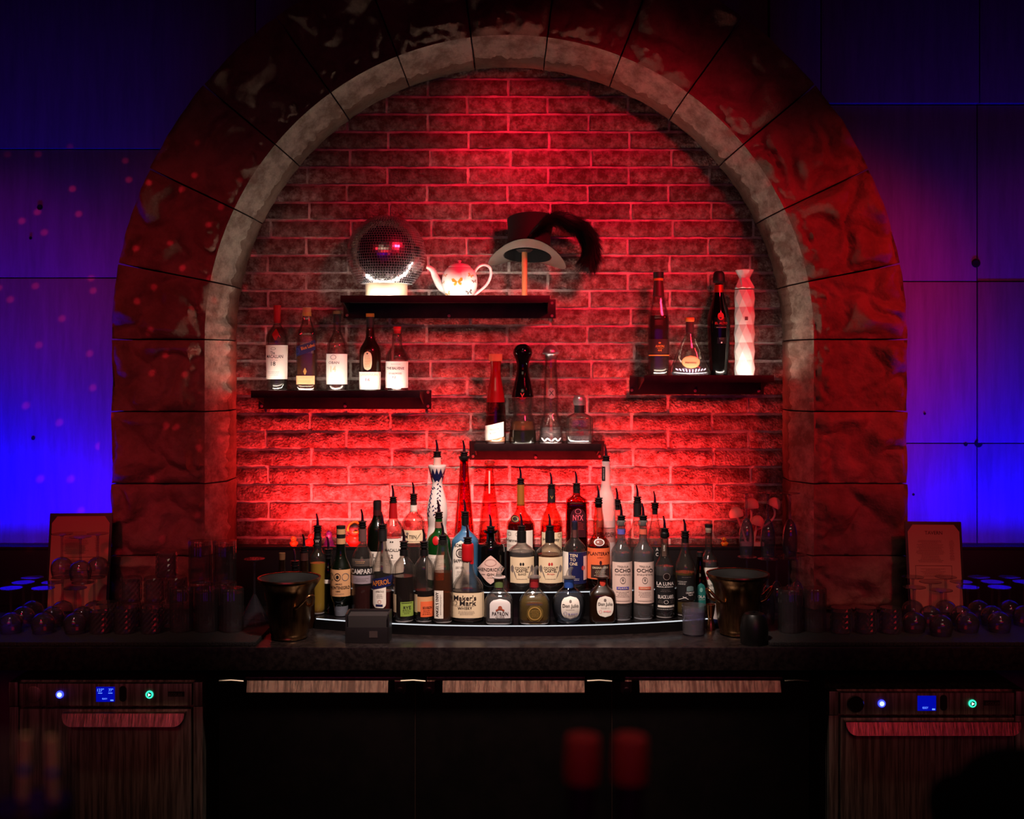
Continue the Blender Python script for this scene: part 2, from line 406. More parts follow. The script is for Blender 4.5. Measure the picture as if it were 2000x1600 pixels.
# rock-faced stone arch, one mesh per voussoir / jamb block
arch = bpy.data.objects.new('trim_1', None); COL.objects.link(arch)
tag(arch, 'rock-faced brown stone arch with dressed pale inner margin', kind='structure')
def rock(p, seed):
    v = Vector((p.x * 6.5 + seed * 3.7, p.z * 6.5, seed * 1.3))
    d = noise.voronoi(v + Vector((noise.noise(v * 1.4), noise.noise(v * 1.4 + Vector((9, 0, 0))), 0)) * 0.5)[0]
    h = 0.062 * min(0.7, d[1] - d[0] + 0.1) + 0.030 * noise.noise(v * 0.6) + 0.010 * noise.noise(v * 2.2) + 0.004 * noise.noise(v * 6)
    return h
def stone(place, seed, length, nl):
    """place(s in 0..1, R) -> (x, z); cross-section in (R, Y)"""
    sec = [(R0, 0.024), (R0, -0.04), (R0, YCH)]
    for t in (0.33, 0.66, 1.0): sec.append((R0 + (R1 - R0) * t, YCH + (YF - YCH) * t))
    NF = 44
    for i in range(1, NF + 1): sec.append((R1 + (R2 - R1) * i / NF, YF))
    sec += [(R2, -0.10), (R2, 0.024)]
    bm = bmesh.new(); g = 0.0022 / length; grid = []; ro = random.uniform(-.007, .006)
    for j in range(nl + 1):
        s = g + (1 - 2 * g) * j / nl; row = []
        es = min(s, 1 - s) * length
        for i, (R, Y) in enumerate(sec):
            x, z = place(s, R); P = Vector((x, Y, z))
            if 2 <= i <= 4:       # weathered dressed margin
                kk = noise.noise(Vector((x * 32, z * 32, seed))) * 0.0075 + noise.noise(Vector((x * 90, z * 90, seed))) * 0.003
                x, z = place(s, R + (ro if i == 2 else ro * .4) + kk * (2.2 if i == 2 else 0.5)); P = Vector((x, Y + kk * 0.6, z))
            elif 6 <= i < 5 + NF:
                f = (R - R1) / (R2 - R1)
                e = min(1.0, es / 0.028) * min(1.0, (R - R1) / 0.02) * min(1.0, (R2 - R) / 0.02 + 0.1)
                P.y -= rock(P, seed) * (0.35 + 0.65 * e) - 0.012
                if f < 0.16: P.y -= 0.024 * max(0, noise.noise(Vector((x * 38, z * 38, seed + 5))) + 0.15) * e
            elif i >= 5 + NF:
                kk = noise.noise(Vector((x * 14, z * 14, seed))) * 0.006
                x, z = place(s, R + kk); P = Vector((x, Y, z))
            row.append(bm.verts.new(P))
        grid.append(row)
    for a, b in zip(grid, grid[1:]):
        for i in range(len(sec) - 1): bm.faces.new((a[i], a[i + 1], b[i + 1], b[i]))
    bm.faces.index_update()
    bm.faces.new(grid[0]); bm.faces.new(grid[-1][::-1]); bm.faces.index_update()
    bm.faces.ensure_lookup_table()
    for f in bm.faces:
        if len(f.verts) == 4 and f.index < nl * (len(sec) - 1) and 2 <= f.index % (len(sec) - 1) <= 4: f.material_index = 1
    return finish(bm, 'stone', [M_STONE, M_STONEEDGE], arch, 70)
cuts = [-90, -79, -64.6, -50.2, -35.9, -21.5, -7.2, 7.2, 21.5, 35.9, 50.2, 64.6, 79, 90]
for i in range(len(cuts) - 1):
    a0, a1 = math.radians(cuts[i]), math.radians(cuts[i + 1])
    stone(lambda s, R, a0=a0, a1=a1: (AX + R * math.sin(a0 + (a1 - a0) * s), AZ + R * math.cos(a0 + (a1 - a0) * s)), i + 1, (a1 - a0) * 1.0, 38)
for sd in (-1, 1):
    z = AZ; q = 0
    while z > ZCT + 0.001:
        z1 = max(z - 0.238, ZCT + 0.0005)
        stone(lambda s, R, z=z, z1=z1, sd=sd: (AX + sd * R, z1 + (z - z1) * s), 40 + q + 10 * sd, z - z1, 34)
        z = z1; q += 1

# black ledges that carry the hidden strips of light
def ledge(name, label, x0, x1, yb, strip, sx0, sx1):
    root = bpy.data.objects.new(name, None); COL.objects.link(root); tag(root, label, kind='structure')
    boxo('panel', x0, x1, -0.14, yb, ZCT + 0.0005, ZLEDGE - 0.012, M_BLACKPANEL, root, 0.001)
    boxo('front_lip', x0, x1, -0.14, -0.128, ZLEDGE - 0.012, ZLEDGE, M_BLACKPANEL, root, 0.001)
    bm = bmesh.new()
    box(bm, sx0, sx1, -0.126, -0.118, ZLEDGE - 0.0115, ZLEDGE - 0.005)
    finish(bm, 'light_strip', strip, root)
ledge('trim_2', 'black back ledge with hidden red strip light below the bricks', AX - R0 + 0.012, AX + R0 - 0.012, -0.006, M_LED_R, PX(520, -.13), PX(1350, -.13))
ledge('trim_3', 'black ledge with blue strip light left of the arch', -2.3, AX - R2 - 0.015, 0.02, M_LED_B, -2.25, AX - R2 - 0.03)
ledge('trim_4', 'black ledge with blue strip light right of the arch', AX + R2 + 0.015, 2.3, 0.02, M_LED_B, AX + R2 + 0.03, 2.25)

# ------------------------------------------------------------------ counter and under-counter units
YCF = -0.72
ct = thing('countertop', 'long dark stone back bar countertop with square front edge', 'countertop', (0, -0.4, 0))
bm = bmesh.new(); box(bm, -2.25, 2.25, YCF, -0.0, ZCT - 0.066, ZCT, 0.003)
for v in bm.verts: v.co.y += 0.4
finish(bm, 'slab', M_COUNTER, ct, 30)
ct.location.y = -0.4

YD = -0.66
def rr(bm, x0, x1, z0, z1, y0, y1, r, corners=(1, 1, 1, 1), seg=5):
    """rounded rectangular plate, corners: bl, br, tr, tl"""
    pts = []
    for (cx, cz, a0, on) in ((x0, z0, PI, corners[0]), (x1, z0, 1.5 * PI, corners[1]), (x1, z1, 0, corners[2]), (x0, z1, .5 * PI, corners[3])):
        if not on: pts.append((cx, cz)); continue
        ox = cx + (r if cx == x0 else -r); oz = cz + (r if cz == z0 else -r)
        for i in range(seg + 1):
            a = a0 + .5 * PI * i / seg; pts.append((ox + r * math.cos(a), oz + r * math.sin(a)))
    f = [bm.verts.new((x, y0, z)) for x, z in pts]; b = [bm.verts.new((x, y1, z)) for x, z in pts]
    bm.faces.new(f); bm.faces.new(b[::-1])
    for i in range(len(pts)):
        j = (i + 1) % len(pts); bm.faces.new((f[i], f[j], b[j], b[i]))
def rro(name, px0, px1, py0, py1, Y0, Y1, r, mat, parent, corners=(1, 1, 1, 1), org=(0, 0, 0)):
    bm = bmesh.new(); rr(bm, PX(px0, Y0) - org[0], PX(px1, Y0) - org[0], PZ(py1, Y0) - org[2], PZ(py0, Y0) - org[2], Y0 - org[1], Y1 - org[1], r, corners)
    return finish(bm, name, mat, parent, 30)

# three-door back bar cooler
cool = thing('back_bar_cooler', 'black three-door back bar cooler with stainless pull handles', 'cooler', (0, YD, 0))
CO = (0, YD, 0)
def cb(name, px0, px1, py0, py1, y0, y1, mat, parent, bev=0.0):
    bm = bmesh.new(); box(bm, PX(px0, YD), PX(px1, YD), y0 - YD, y1 - YD, (0.06 if py1 is None else PZ(py1, YD)), PZ(py0, YD), bev)
    return finish(bm, name, mat, parent, 30 if bev else None)
cb('body', 428, 1582, 1316, None, YD + 0.02, -0.08, M_COOLER, cool)
for (x0, x1, hx0, hx1, lock) in ((430, 810, 480, 757, 782), (813, 1193, 864, 1142, 838), (1196, 1578, 1250, 1527, 1223)):
    dr = cb('door', x0, x1, 1330, None, YD - 0.012, YD + 0.02, M_COOLER, cool, 0.002)
    cb('top_rail', hx0 - (30 if lock < hx0 else 0), hx1 + (30 if lock > hx1 else 0), 1321, 1329, YD - 0.010, YD + 0.02, M_STEELH, dr, 0.001)
    bm = bmesh.new()      # curved pull: rolled strip
    xa, xb = PX(hx0, YD - .03), PX(hx1, YD - .03); zt = PZ(1333, YD - .03); zb = PZ(1357, YD - .03); prof = []
    for i in range(9):
        t = i / 8; prof.append((-0.012 - 0.013 * t + (0.006 if i == 8 else 0), zt + (zb - zt) * t))
    cols = []
    for xx in [xa + (xb - xa) * i / 8 for i in range(9)]:
        cols.append([bm.verts.new((xx, y, z)) for y, z in prof])
    for a, b in zip(cols, cols[1:]):
        for i in range(8): bm.faces.new((a[i], a[i + 1], b[i + 1], b[i]))
    bmesh.ops.solidify(bm, geom=bm.faces[:], thickness=0.0025)
    finish(bm, 'handle', M_STEELH, dr, 40)
    lk = rro('lock_plate', lock - 11, lock + 11, 1332, 1356, YD - 0.016, YD - 0.010, 0.012, M_STEELH, dr, (1, 1, 0, 0), CO)
    bm = bmesh.new(); lathe(bm, [(0.010, 0), (0.010, 0.005), (0.004, 0.006)], 16)
    bmesh.ops.rotate(bm, verts=bm.verts[:], cent=(0, 0, 0), matrix=Matrix.Rotation(PI / 2, 3, 'X'))
    bmesh.ops.translate(bm, verts=bm.verts[:], vec=(PX(lock, YD), -0.016, PZ(1347, YD)))
    finish(bm, 'lock_cylinder', M_RUBBER, dr, 40)
for px, sgn in ((455, 1), (808, -1), (1170, 1), (1553, 1)):
    bm = bmesh.new(); zz = PZ(1325, YD)
    tube(bm, [(PX(px - 24, YD), -0.02, zz - .002), (PX(px, YD), -0.02, zz), (PX(px + 24, YD), -0.02, zz - .003)], 0.0035, 8)
    finish(bm, 'hinge', M_CHROME, cool, 40)
for px in (811.5, 1194.5):
    cb('mullion', px - 1.2, px + 1.2, 1320, None, YD - 0.008, YD + 0.02, plain((70, 52, 48), 0.4, 0.8), cool)

M_DISPLAY = emit(lin((0, 10, 190)), 0.75, 'lcd_backlight'); M_DISPTXT = emit(lin((90, 130, 255)), 1.6, 'lcd_digits')
M_BTN_B = emit((0.02, 0.03, 1.0), 5.0, 'button_blue'); M_BTN_B2 = emit((0.28, 0.34, 1.0), 3.0, 'button_blue_core')
M_BTN_G = emit((0.03, 0.75, 0.42), 1.8, 'button_green'); M_BTN_G2 = emit((0.45, 1.0, 0.78), 2.4, 'button_green_core')
def washer(label, x0, x1, yt, yb, dx0, dx1, knob, bb, disp, oval, gb, logo, hx0, hx1, digits, glow, kdark):
    Y = YD - 0.005; o = (PX((x0 + x1) / 2, Y), Y, 0.0)
    t = thing('glasswasher', label, 'glasswasher', o)
    def lb(name, a, b, c, d, y0, y1, mat, par=t, bev=0.0):
        bm = bmesh.new(); box(bm, PX(a, Y) - o[0], PX(b, Y) - o[0], y0 - Y, y1 - Y, 0.05 if d is None else PZ(d, Y), PZ(c, Y), bev)
        return finish(bm, name, mat, par, 30 if bev else None)
    lb('body', x0, x1, yt, None, Y + 0.02, -0.1, M_STEEL)
    for a, b in ((x0, dx0 - 3), (dx1 + 3, x1)):
        lb('side_post', a, b, yb + 3, None, Y, Y + 0.03, M_STEEL, t, 0.001)
        lb('corner_cap', a, b, yt, yb + 1, Y - 0.004, Y + 0.03, M_STEEL, t, 0.002)
    pn = lb('control_panel', dx0, dx1, yt + 3, yb, Y - 0.004, Y + 0.03, M_STEEL, t, 0.001)
    dr = lb('door', dx0 + 1, dx1 - 1, yb + 6, None, Y - 0.006, Y + 0.02, M_STEEL, t, 0.002)
    def disc(name, px, py, r, d, mat, yb_=-0.004, seg=28, par=pn):
        bm = bmesh.new(); lathe(bm, [(r, 0), (r, d * .8), (r * .9, d)], seg)
        bmesh.ops.rotate(bm, verts=bm.verts[:], cent=(0, 0, 0), matrix=Matrix.Rotation(PI / 2, 3, 'X'))
        bmesh.ops.translate(bm, verts=bm.verts[:], vec=(PX(px, Y) - o[0], yb_, PZ(py, Y)))
        return finish(bm, name, mat, par, 40)
    ym = (yt + yb) / 2 + 1
    disc('dial', knob, ym, 16 / S(Y), 0.012 if kdark else 0.003, plain((34, 16, 16), 0.25) if kdark else M_STEEL)
    disc('blue_button', bb, ym, 7.2 / S(Y), 0.003, M_BTN_B); disc('blue_button_core', bb, ym, 4.6 / S(Y), 0.001, M_BTN_B2, -0.0071)
    disc('green_button', gb, ym, 7.5 / S(Y), 0.003, M_BTN_G); disc('green_button_core', gb, ym, 4.6 / S(Y), 0.001, plain((20, 60, 50), 0.4), -0.0071)
    bm = bmesh.new(); cx, cz = PX(gb, Y) - o[0], PZ(ym, Y); q = 3.6 / S(Y)
    bm.faces.new([bm.verts.new((cx + u * q, -0.0083, cz + v * q)) for u, v in ((-.6, -.9), (1, 0), (-.6, .9))])
    finish(bm, 'play_mark', M_BTN_G2, pn)
    dp = lb('display', disp - 18, disp + 18, ym - 15, ym + 14, Y - 0.0055, Y, M_DISPLAY, pn)
    bm = bmesh.new(); sf = lambda x, z: Vector((x, -0.0061, z))
    for s_, cx_, cy_, w_, h_ in digits:
        put_text(bm, s_, PX(disp + cx_, Y) - o[0], PZ(ym + cy_, Y), w_ / S(Y), h_ / S(Y), sf)
    finish(bm, 'display_digits', M_DISPTXT, dp)
    rro('sensor_window', oval - 7, oval + 7, ym - 16, ym + 15, Y - 0.005, Y, 0.0103, M_BLACK, pn, (1, 1, 1, 1), o)
    lg = rro('name_plate', logo - 16, logo + 16, ym - 5, ym + 5, Y - 0.0055, Y, 0.001, plain((46, 34, 32), 0.5, 0.4), pn, (1, 1, 1, 1), o)
    bm = bmesh.new(); put_text(bm, 'ECOLAB', PX(logo, Y) - o[0], PZ(ym, Y), 26 / S(Y), 6 / S(Y), sf)
    finish(bm, 'lettering', plain((120, 96, 86), 0.4, 0.5), lg)
    # rolled door pull with rounded lower corners
    bm = bmesh.new(); xa, xb = PX(hx0, Y) - o[0], PX(hx1, Y) - o[0]; z0, z1 = PZ(yb + 33, Y), PZ(yb + 9, Y)
    rr(bm, xa, xb, z0, z1, -0.034, -0.028, 0.030, (1, 1, 0, 0), 8)
    for v in bm.verts: v.co.y -= (z1 - v.co.z) * 0.30
    box(bm, xa, xb, -0.034, -0.006, z1 - 0.004, z1)
    finish(bm, 'handle', M_STEELH, dr, 30)
    return t
washer('stainless glasswasher under the left counter, display reading two temperatures', 18, 396, 1332, 1378, 39, 375, 66, 118, 207, 240, 293, 344, 130, 366,
       [('127°', -9, -9, 13, 6), ('77°', 11, -9, 9, 6), ('READY', -1, 8, 10, 3), ('-', 13, 11, 6, 2.5), ('-', -10, -3, 8, 1.5), ('-', 10, -3, 8, 1.5)], 0, False)
washer('stainless glasswasher under the right counter with dark round dial', 1619, 2004, 1350, 1395, 1640, 1980, 1669, 1721, 1809, 1843, 1898, 1937, 1646, 1984,
       [('READY', -3, 8, 11, 4), ('-', 13, 11, 6, 3)], 0, True)
# plinth panels that close the under-counter run
for a, b, nm in ((398, 426, 'left'), (1584, 1616, 'right')):
    tag(boxo('filler_panel', PX(a, YD), PX(b, YD), YD + 0.03, -0.1, 0.0, ZCT - 0.067, M_COOLER), 'black filler panel between the cooler and the %s glasswasher' % nm, 'panel')

# rubber bar mats
for nm, x0, x1 in (('left', -2.0, PX(500, -.7)), ('right', PX(1502, -.7), 2.0)):
    t = thing('bar_mat', 'black rubber bar mat under the glasses on the %s' % nm, 'bar mat', ((x0 + x1) / 2, -0.5, ZCT))
    hw = (x1 - x0) / 2
    boxo('pad', -hw, hw, -0.205, 0.195, 0.0003, 0.012, M_MATRUB, t, 0.003)
    bm = bmesh.new()
    for i in range(int(hw * 2 / 0.012)):
        xx = -hw + 0.008 + i * 0.012; box(bm, xx, xx + 0.006, -0.2065, -0.2045, 0.002, 0.010)
    tag(finish(bm, 'ribs', M_MATRUB, t), None, kind='stuff')
# ================================================================== WALL SHELVES
YS = -0.20
def shelf(label, fx0, fx1, fy, bx0, bx1, screws):
    """folded steel shelf: top plate, front lip hiding a light strip, wall flange with screws"""
    zt = PZ(fy, YS) - 0.006                       # top of plate; lip stands 6 mm proud
    x0, x1 = PX(fx0, YS), PX(fx1, YS); cx = (x0 + x1) / 2
    t = thing('wall_shelf', label, 'shelf', (cx, -0.1, zt), group='black steel wall shelves')
    a, b = x0 - cx, x1 - cx; ba, bb = PX(bx0, 0) - cx, PX(bx1, 0) - cx
    boxo('plate', a, b, -0.098, 0.090, -0.006, 0.0, M_STEELSHELF, t, 0.001)
    boxo('front_lip', a, b, -0.101, -0.0975, -0.018, 0.006, M_STEELSHELF, t, 0.0008)
    bp = boxo('wall_flange', ba, bb, 0.084, 0.0895, -0.062, 0.004, M_STEELSHELF, t, 0.001)
    boxo('light_channel', a + 0.02, b - 0.02, -0.03, 0.0, -0.014, -0.006, M_STEELSHELF, t, 0.001)
    for s in (-1, 1):                             # angled end gussets
        bm = bmesh.new(); xe = (a if s < 0 else b); q = 0.004 * -s
        vs = [(xe, -0.09, -0.006), (xe, 0.084, -0.006), (xe, 0.084, -0.045)]
        f = [bm.verts.new(v) for v in vs]; g = [bm.verts.new((v[0] + q, v[1], v[2])) for v in vs]
        bm.faces.new(f); bm.faces.new(g[::-1])
        for i in range(3): bm.faces.new((f[i], f[(i + 1) % 3], g[(i + 1) % 3], g[i]))
        finish(bm, 'gusset', M_STEELSHELF, t)
    boxo('light_strip', a + 0.01, b - 0.01, -0.0965, -0.089, 0.0003, 0.0035, M_LED_W, t)
    for px, py in screws:
        bm = bmesh.new(); lathe(bm, [(0.0055, 0), (0.0055, 0.001), (0.0042, 0.0026), (0.0016, 0.0026)], 12)
        bmesh.ops.rotate(bm, verts=bm.verts[:], cent=(0, 0, 0), matrix=Matrix.Rotation(PI / 2, 3, 'X'))
        bmesh.ops.translate(bm, verts=bm.verts[:], vec=(PX(px, -.016) - cx, 0.084, PZ(py, -.016) - zt))
        finish(bm, 'screw', plain((150, 110, 104), 0.35, 0.8), bp, 40)
    return zt
ZS_TOP = shelf('topmost black steel shelf carrying the mirror ball, teapot and top hat', 665, 1074, 577, 672, 1085, [(678, 616), (877, 617), (1078, 592), (1078, 617)])
ZS_L = shelf('black steel shelf on the left carrying five whisky bottles', 490, 820, 763, 507, 843, [(511, 793), (674, 793), (836, 766), (836, 793)])
ZS_C = shelf('lowest black steel shelf in the middle with four tequila bottles', 926, 1175, 867, 917, 1179, [(1046, 893), (924, 891), (1171, 891)])
ZS_R = shelf('black steel shelf on the right beside the arch with tall bottles', 1258, 1512, 733, 1229, 1490, [(1234, 762), (1358, 763), (1482, 764)])

# ================================================================== TIERED BOTTLE DISPLAY
def tier_poly(front, back, half, n=24):
    pts = []
    for i in range(n + 1):
        x = -half + 2 * half * i / n; pts.append((x, front + 0.10 * (abs(x) / 0.6) ** 2.2))
    return pts + [(half, back), (-half, back)]
disp = thing('bottle_riser', 'black two-step bottle display riser with curved lit front edge', 'bottle riser', (0, -0.4, ZCT))
def slab(name, pts, z0, z1, mat, par):
    bm = bmesh.new(); f = [bm.verts.new((x, y + 0.4, z1)) for x, y in pts]; b = [bm.verts.new((x, y + 0.4, z0)) for x, y in pts]
    bm.faces.new(f); bm.faces.new(b[::-1])
    for i in range(len(pts)):
        j = (i + 1) % len(pts); bm.faces.new((f[i], f[j], b[j], b[i]))
    return finish(bm, name, mat, par)
M_RISER = plain((13, 11, 12), 0.22, name='black_acrylic')
h1, h2 = ZT1 - ZCT, ZT2 - ZCT
slab('lower_step', tier_poly(-0.585, -0.20, 0.605), 0.0004, h1, M_RISER, disp)
slab('upper_step', tier_poly(-0.468, -0.20, 0.60), h1, h2, M_RISER, disp)
def edge_strip(front, half, z):
    bm = bmesh.new(); p = tier_poly(front, 0, half)[:-2]
    a = [(x, y - 0.0006) for x, y in p]; b = [(x, y + 0.003) for x, y in p]
    r = [[bm.verts.new((x, y + 0.4, z + dz)) for x, y in q] for q, dz in ((a, -0.0026), (a, 0.0002), (b, 0.0002), (b, -0.0026))]
    for k in range(4):
        for i in range(len(p) - 1): bm.faces.new((r[k][i], r[k][i + 1], r[(k + 1) % 4][i + 1], r[(k + 1) % 4][i]))
    return finish(bm, 'light_edge', M_LED_T, disp)
edge_strip(-0.585, 0.60, h1)
edge_strip(-0.468, 0.595, h2)

# ================================================================== BOTTLES
FLOORS = {'c': 0.798, 'm': 0.786, 't1': 0.766, 't2': 0.689, 'sl': ZC - ZS_L, 'sc': ZC - ZS_C, 'sr': ZC - ZS_R, 'st': ZC - ZS_TOP}
G_CLEAR = glass((244, 240, 237), 0.42, body=0.010, bodycol=(225, 215, 212))
G_BASE = glass((226, 226, 230), 0.6, body=0.4, bodycol=(225, 225, 232))  # whitened so bottle bottoms look lit from below
G_WET = glass((232, 232, 234), 0.5, body=0.035, bodycol=(230, 214, 212))
G_GREEN = glass((60, 150, 60), 0.5, body=0.25, bodycol=(30, 110, 40))
G_DKGREEN = glass((34, 60, 30), 0.5, body=0.4, bodycol=(12, 24, 10))
G_BROWN = glass((86, 42, 16), 0.4, body=0.35, bodycol=(52, 26, 10))
G_BLUE = glass((120, 190, 235), 0.6, body=0.30, bodycol=(96, 160, 205))
G_BLACK = plain((7, 6, 6), 0.08, name='black_glass')
G_FROST = glass((250, 225, 222), 0.9, 0.35, body=0.55, bodycol=(236, 214, 212), gloss=0.4)
G_RED = glass((235, 40, 40), 0.6, body=0.2, bodycol=(190, 10, 14))
L_DARK = glass((60, 22, 10), 0.4, body=0.45, bodycol=(34, 14, 8))
L_RUBY = glass((120, 8, 10), 0.5, body=0.3, bodycol=(90, 4, 8))
L_AMBER = glass((186, 96, 26), 0.6, body=0.22, bodycol=(150, 76, 16))
L_GOLD = glass((196, 168, 88), 0.7, body=0.25, bodycol=(160, 134, 66))
L_YEL = glass((222, 186, 60), 0.7, body=0.55, bodycol=(214, 176, 60))
L_CLR = glass((222, 225, 230), 0.55, body=0.09, bodycol=(196, 196, 202))
L_ORRED = glass((235, 60, 30), 0.6, body=0.12, bodycol=(200, 30, 12))
W = plain((236, 226, 214), 0.6); CREAM = plain((232, 208, 172), 0.6); INK = plain((26, 20, 20), 0.6); GREYI = plain((120, 108, 104), 0.6)
REDI = plain((190, 40, 40), 0.6); BLK = plain((16, 14, 16), 0.55); BLUEL = plain((34, 44, 118), 0.5); GOLDI = plain((190, 150, 80), 0.4, 0.3)
TAN = plain((214, 160, 112), 0.6); ORNG = plain((236, 106, 60), 0.6); GRNL = plain((138, 164, 70), 0.6); TEAL = plain((32, 110, 104), 0.5)
PINKI = plain((232, 90, 110), 0.6); WAX = plain((176, 18, 24), 0.35); WOOD = plain((190, 128, 86), 0.6); CORK = plain((140, 96, 62), 0.8)
SILV = plain((190, 184, 184), 0.3, 0.8); BLUE2 = plain((40, 60, 150), 0.5); VIOL = plain((92, 84, 170), 0.6); NEAR_W = plain((244, 238, 228), 0.55)
WHITEINK = plain((225, 215, 210), 0.6); ORG2 = plain((210, 120, 40), 0.5); MAROON = plain((64, 16, 20), 0.5); DKBLUE = plain((22, 26, 74), 0.45)

def pourer_meshes():
    bm = bmesh.new()
    lathe(bm, [(0.0095, -0.012), (0.0095, 0.0), (0.0128, 0.0), (0.0128, 0.004), (0.0108, 0.0045), (0.0108, 0.008), (0.0124, 0.0085), (0.0124, 0.0115), (0.0104, 0.012), (0.0104, 0.015), (0.0135, 0.0155), (0.0135, 0.018), (0.006, 0.0195)], 20)
    bmesh.ops.recalc_face_normals(bm, faces=bm.faces[:])
    a = bpy.data.meshes.new('pourer_collar'); bm.to_mesh(a); bm.free(); a.materials.append(M_RUBBER)
    bm = bmesh.new()
    tube(bm, curve_pts([(0, 0, 0.016), (0, 0, 0.028), (-0.001, 0, 0.042), (-0.0045, 0, 0.056)], 4), [0.0052 - 0.0026 * i / 12 for i in range(13)], 10)
    bmesh.ops.recalc_face_normals(bm, faces=bm.faces[:])
    b = bpy.data.meshes.new('pourer_spout'); bm.to_mesh(b); bm.free(); b.materials.append(plain((150, 128, 122), 0.22, 1.0))
    bm = bmesh.new()
    tube(bm, curve_pts([(0, 0, 0.004), (0, 0, 0.010), (-0.003, 0, 0.022), (-0.011, 0, 0.032)], 4), [0.010 - 0.005 * i / 12 for i in range(13)], 12)
    lathe(bm, [(0.016, 0.0), (0.0165, 0.002), (0.016, 0.004), (0.010, 0.006)], 20)
    bmesh.ops.recalc_face_normals(bm, faces=bm.faces[:])
    c = bpy.data.meshes.new('clear_pourer'); bm.to_mesh(c); bm.free(); c.materials.append(glass((236, 232, 230), 0.5, body=0.12, bodycol=(220, 210, 205)))
    for me in (a, b, c):
        for p in me.polygons: p.use_smooth = True
        me.set_sharp_from_angle(angle=math.radians(40))
    return a, b, c
P_COLLAR, P_SPOUT, P_CLEAR = pourer_meshes()

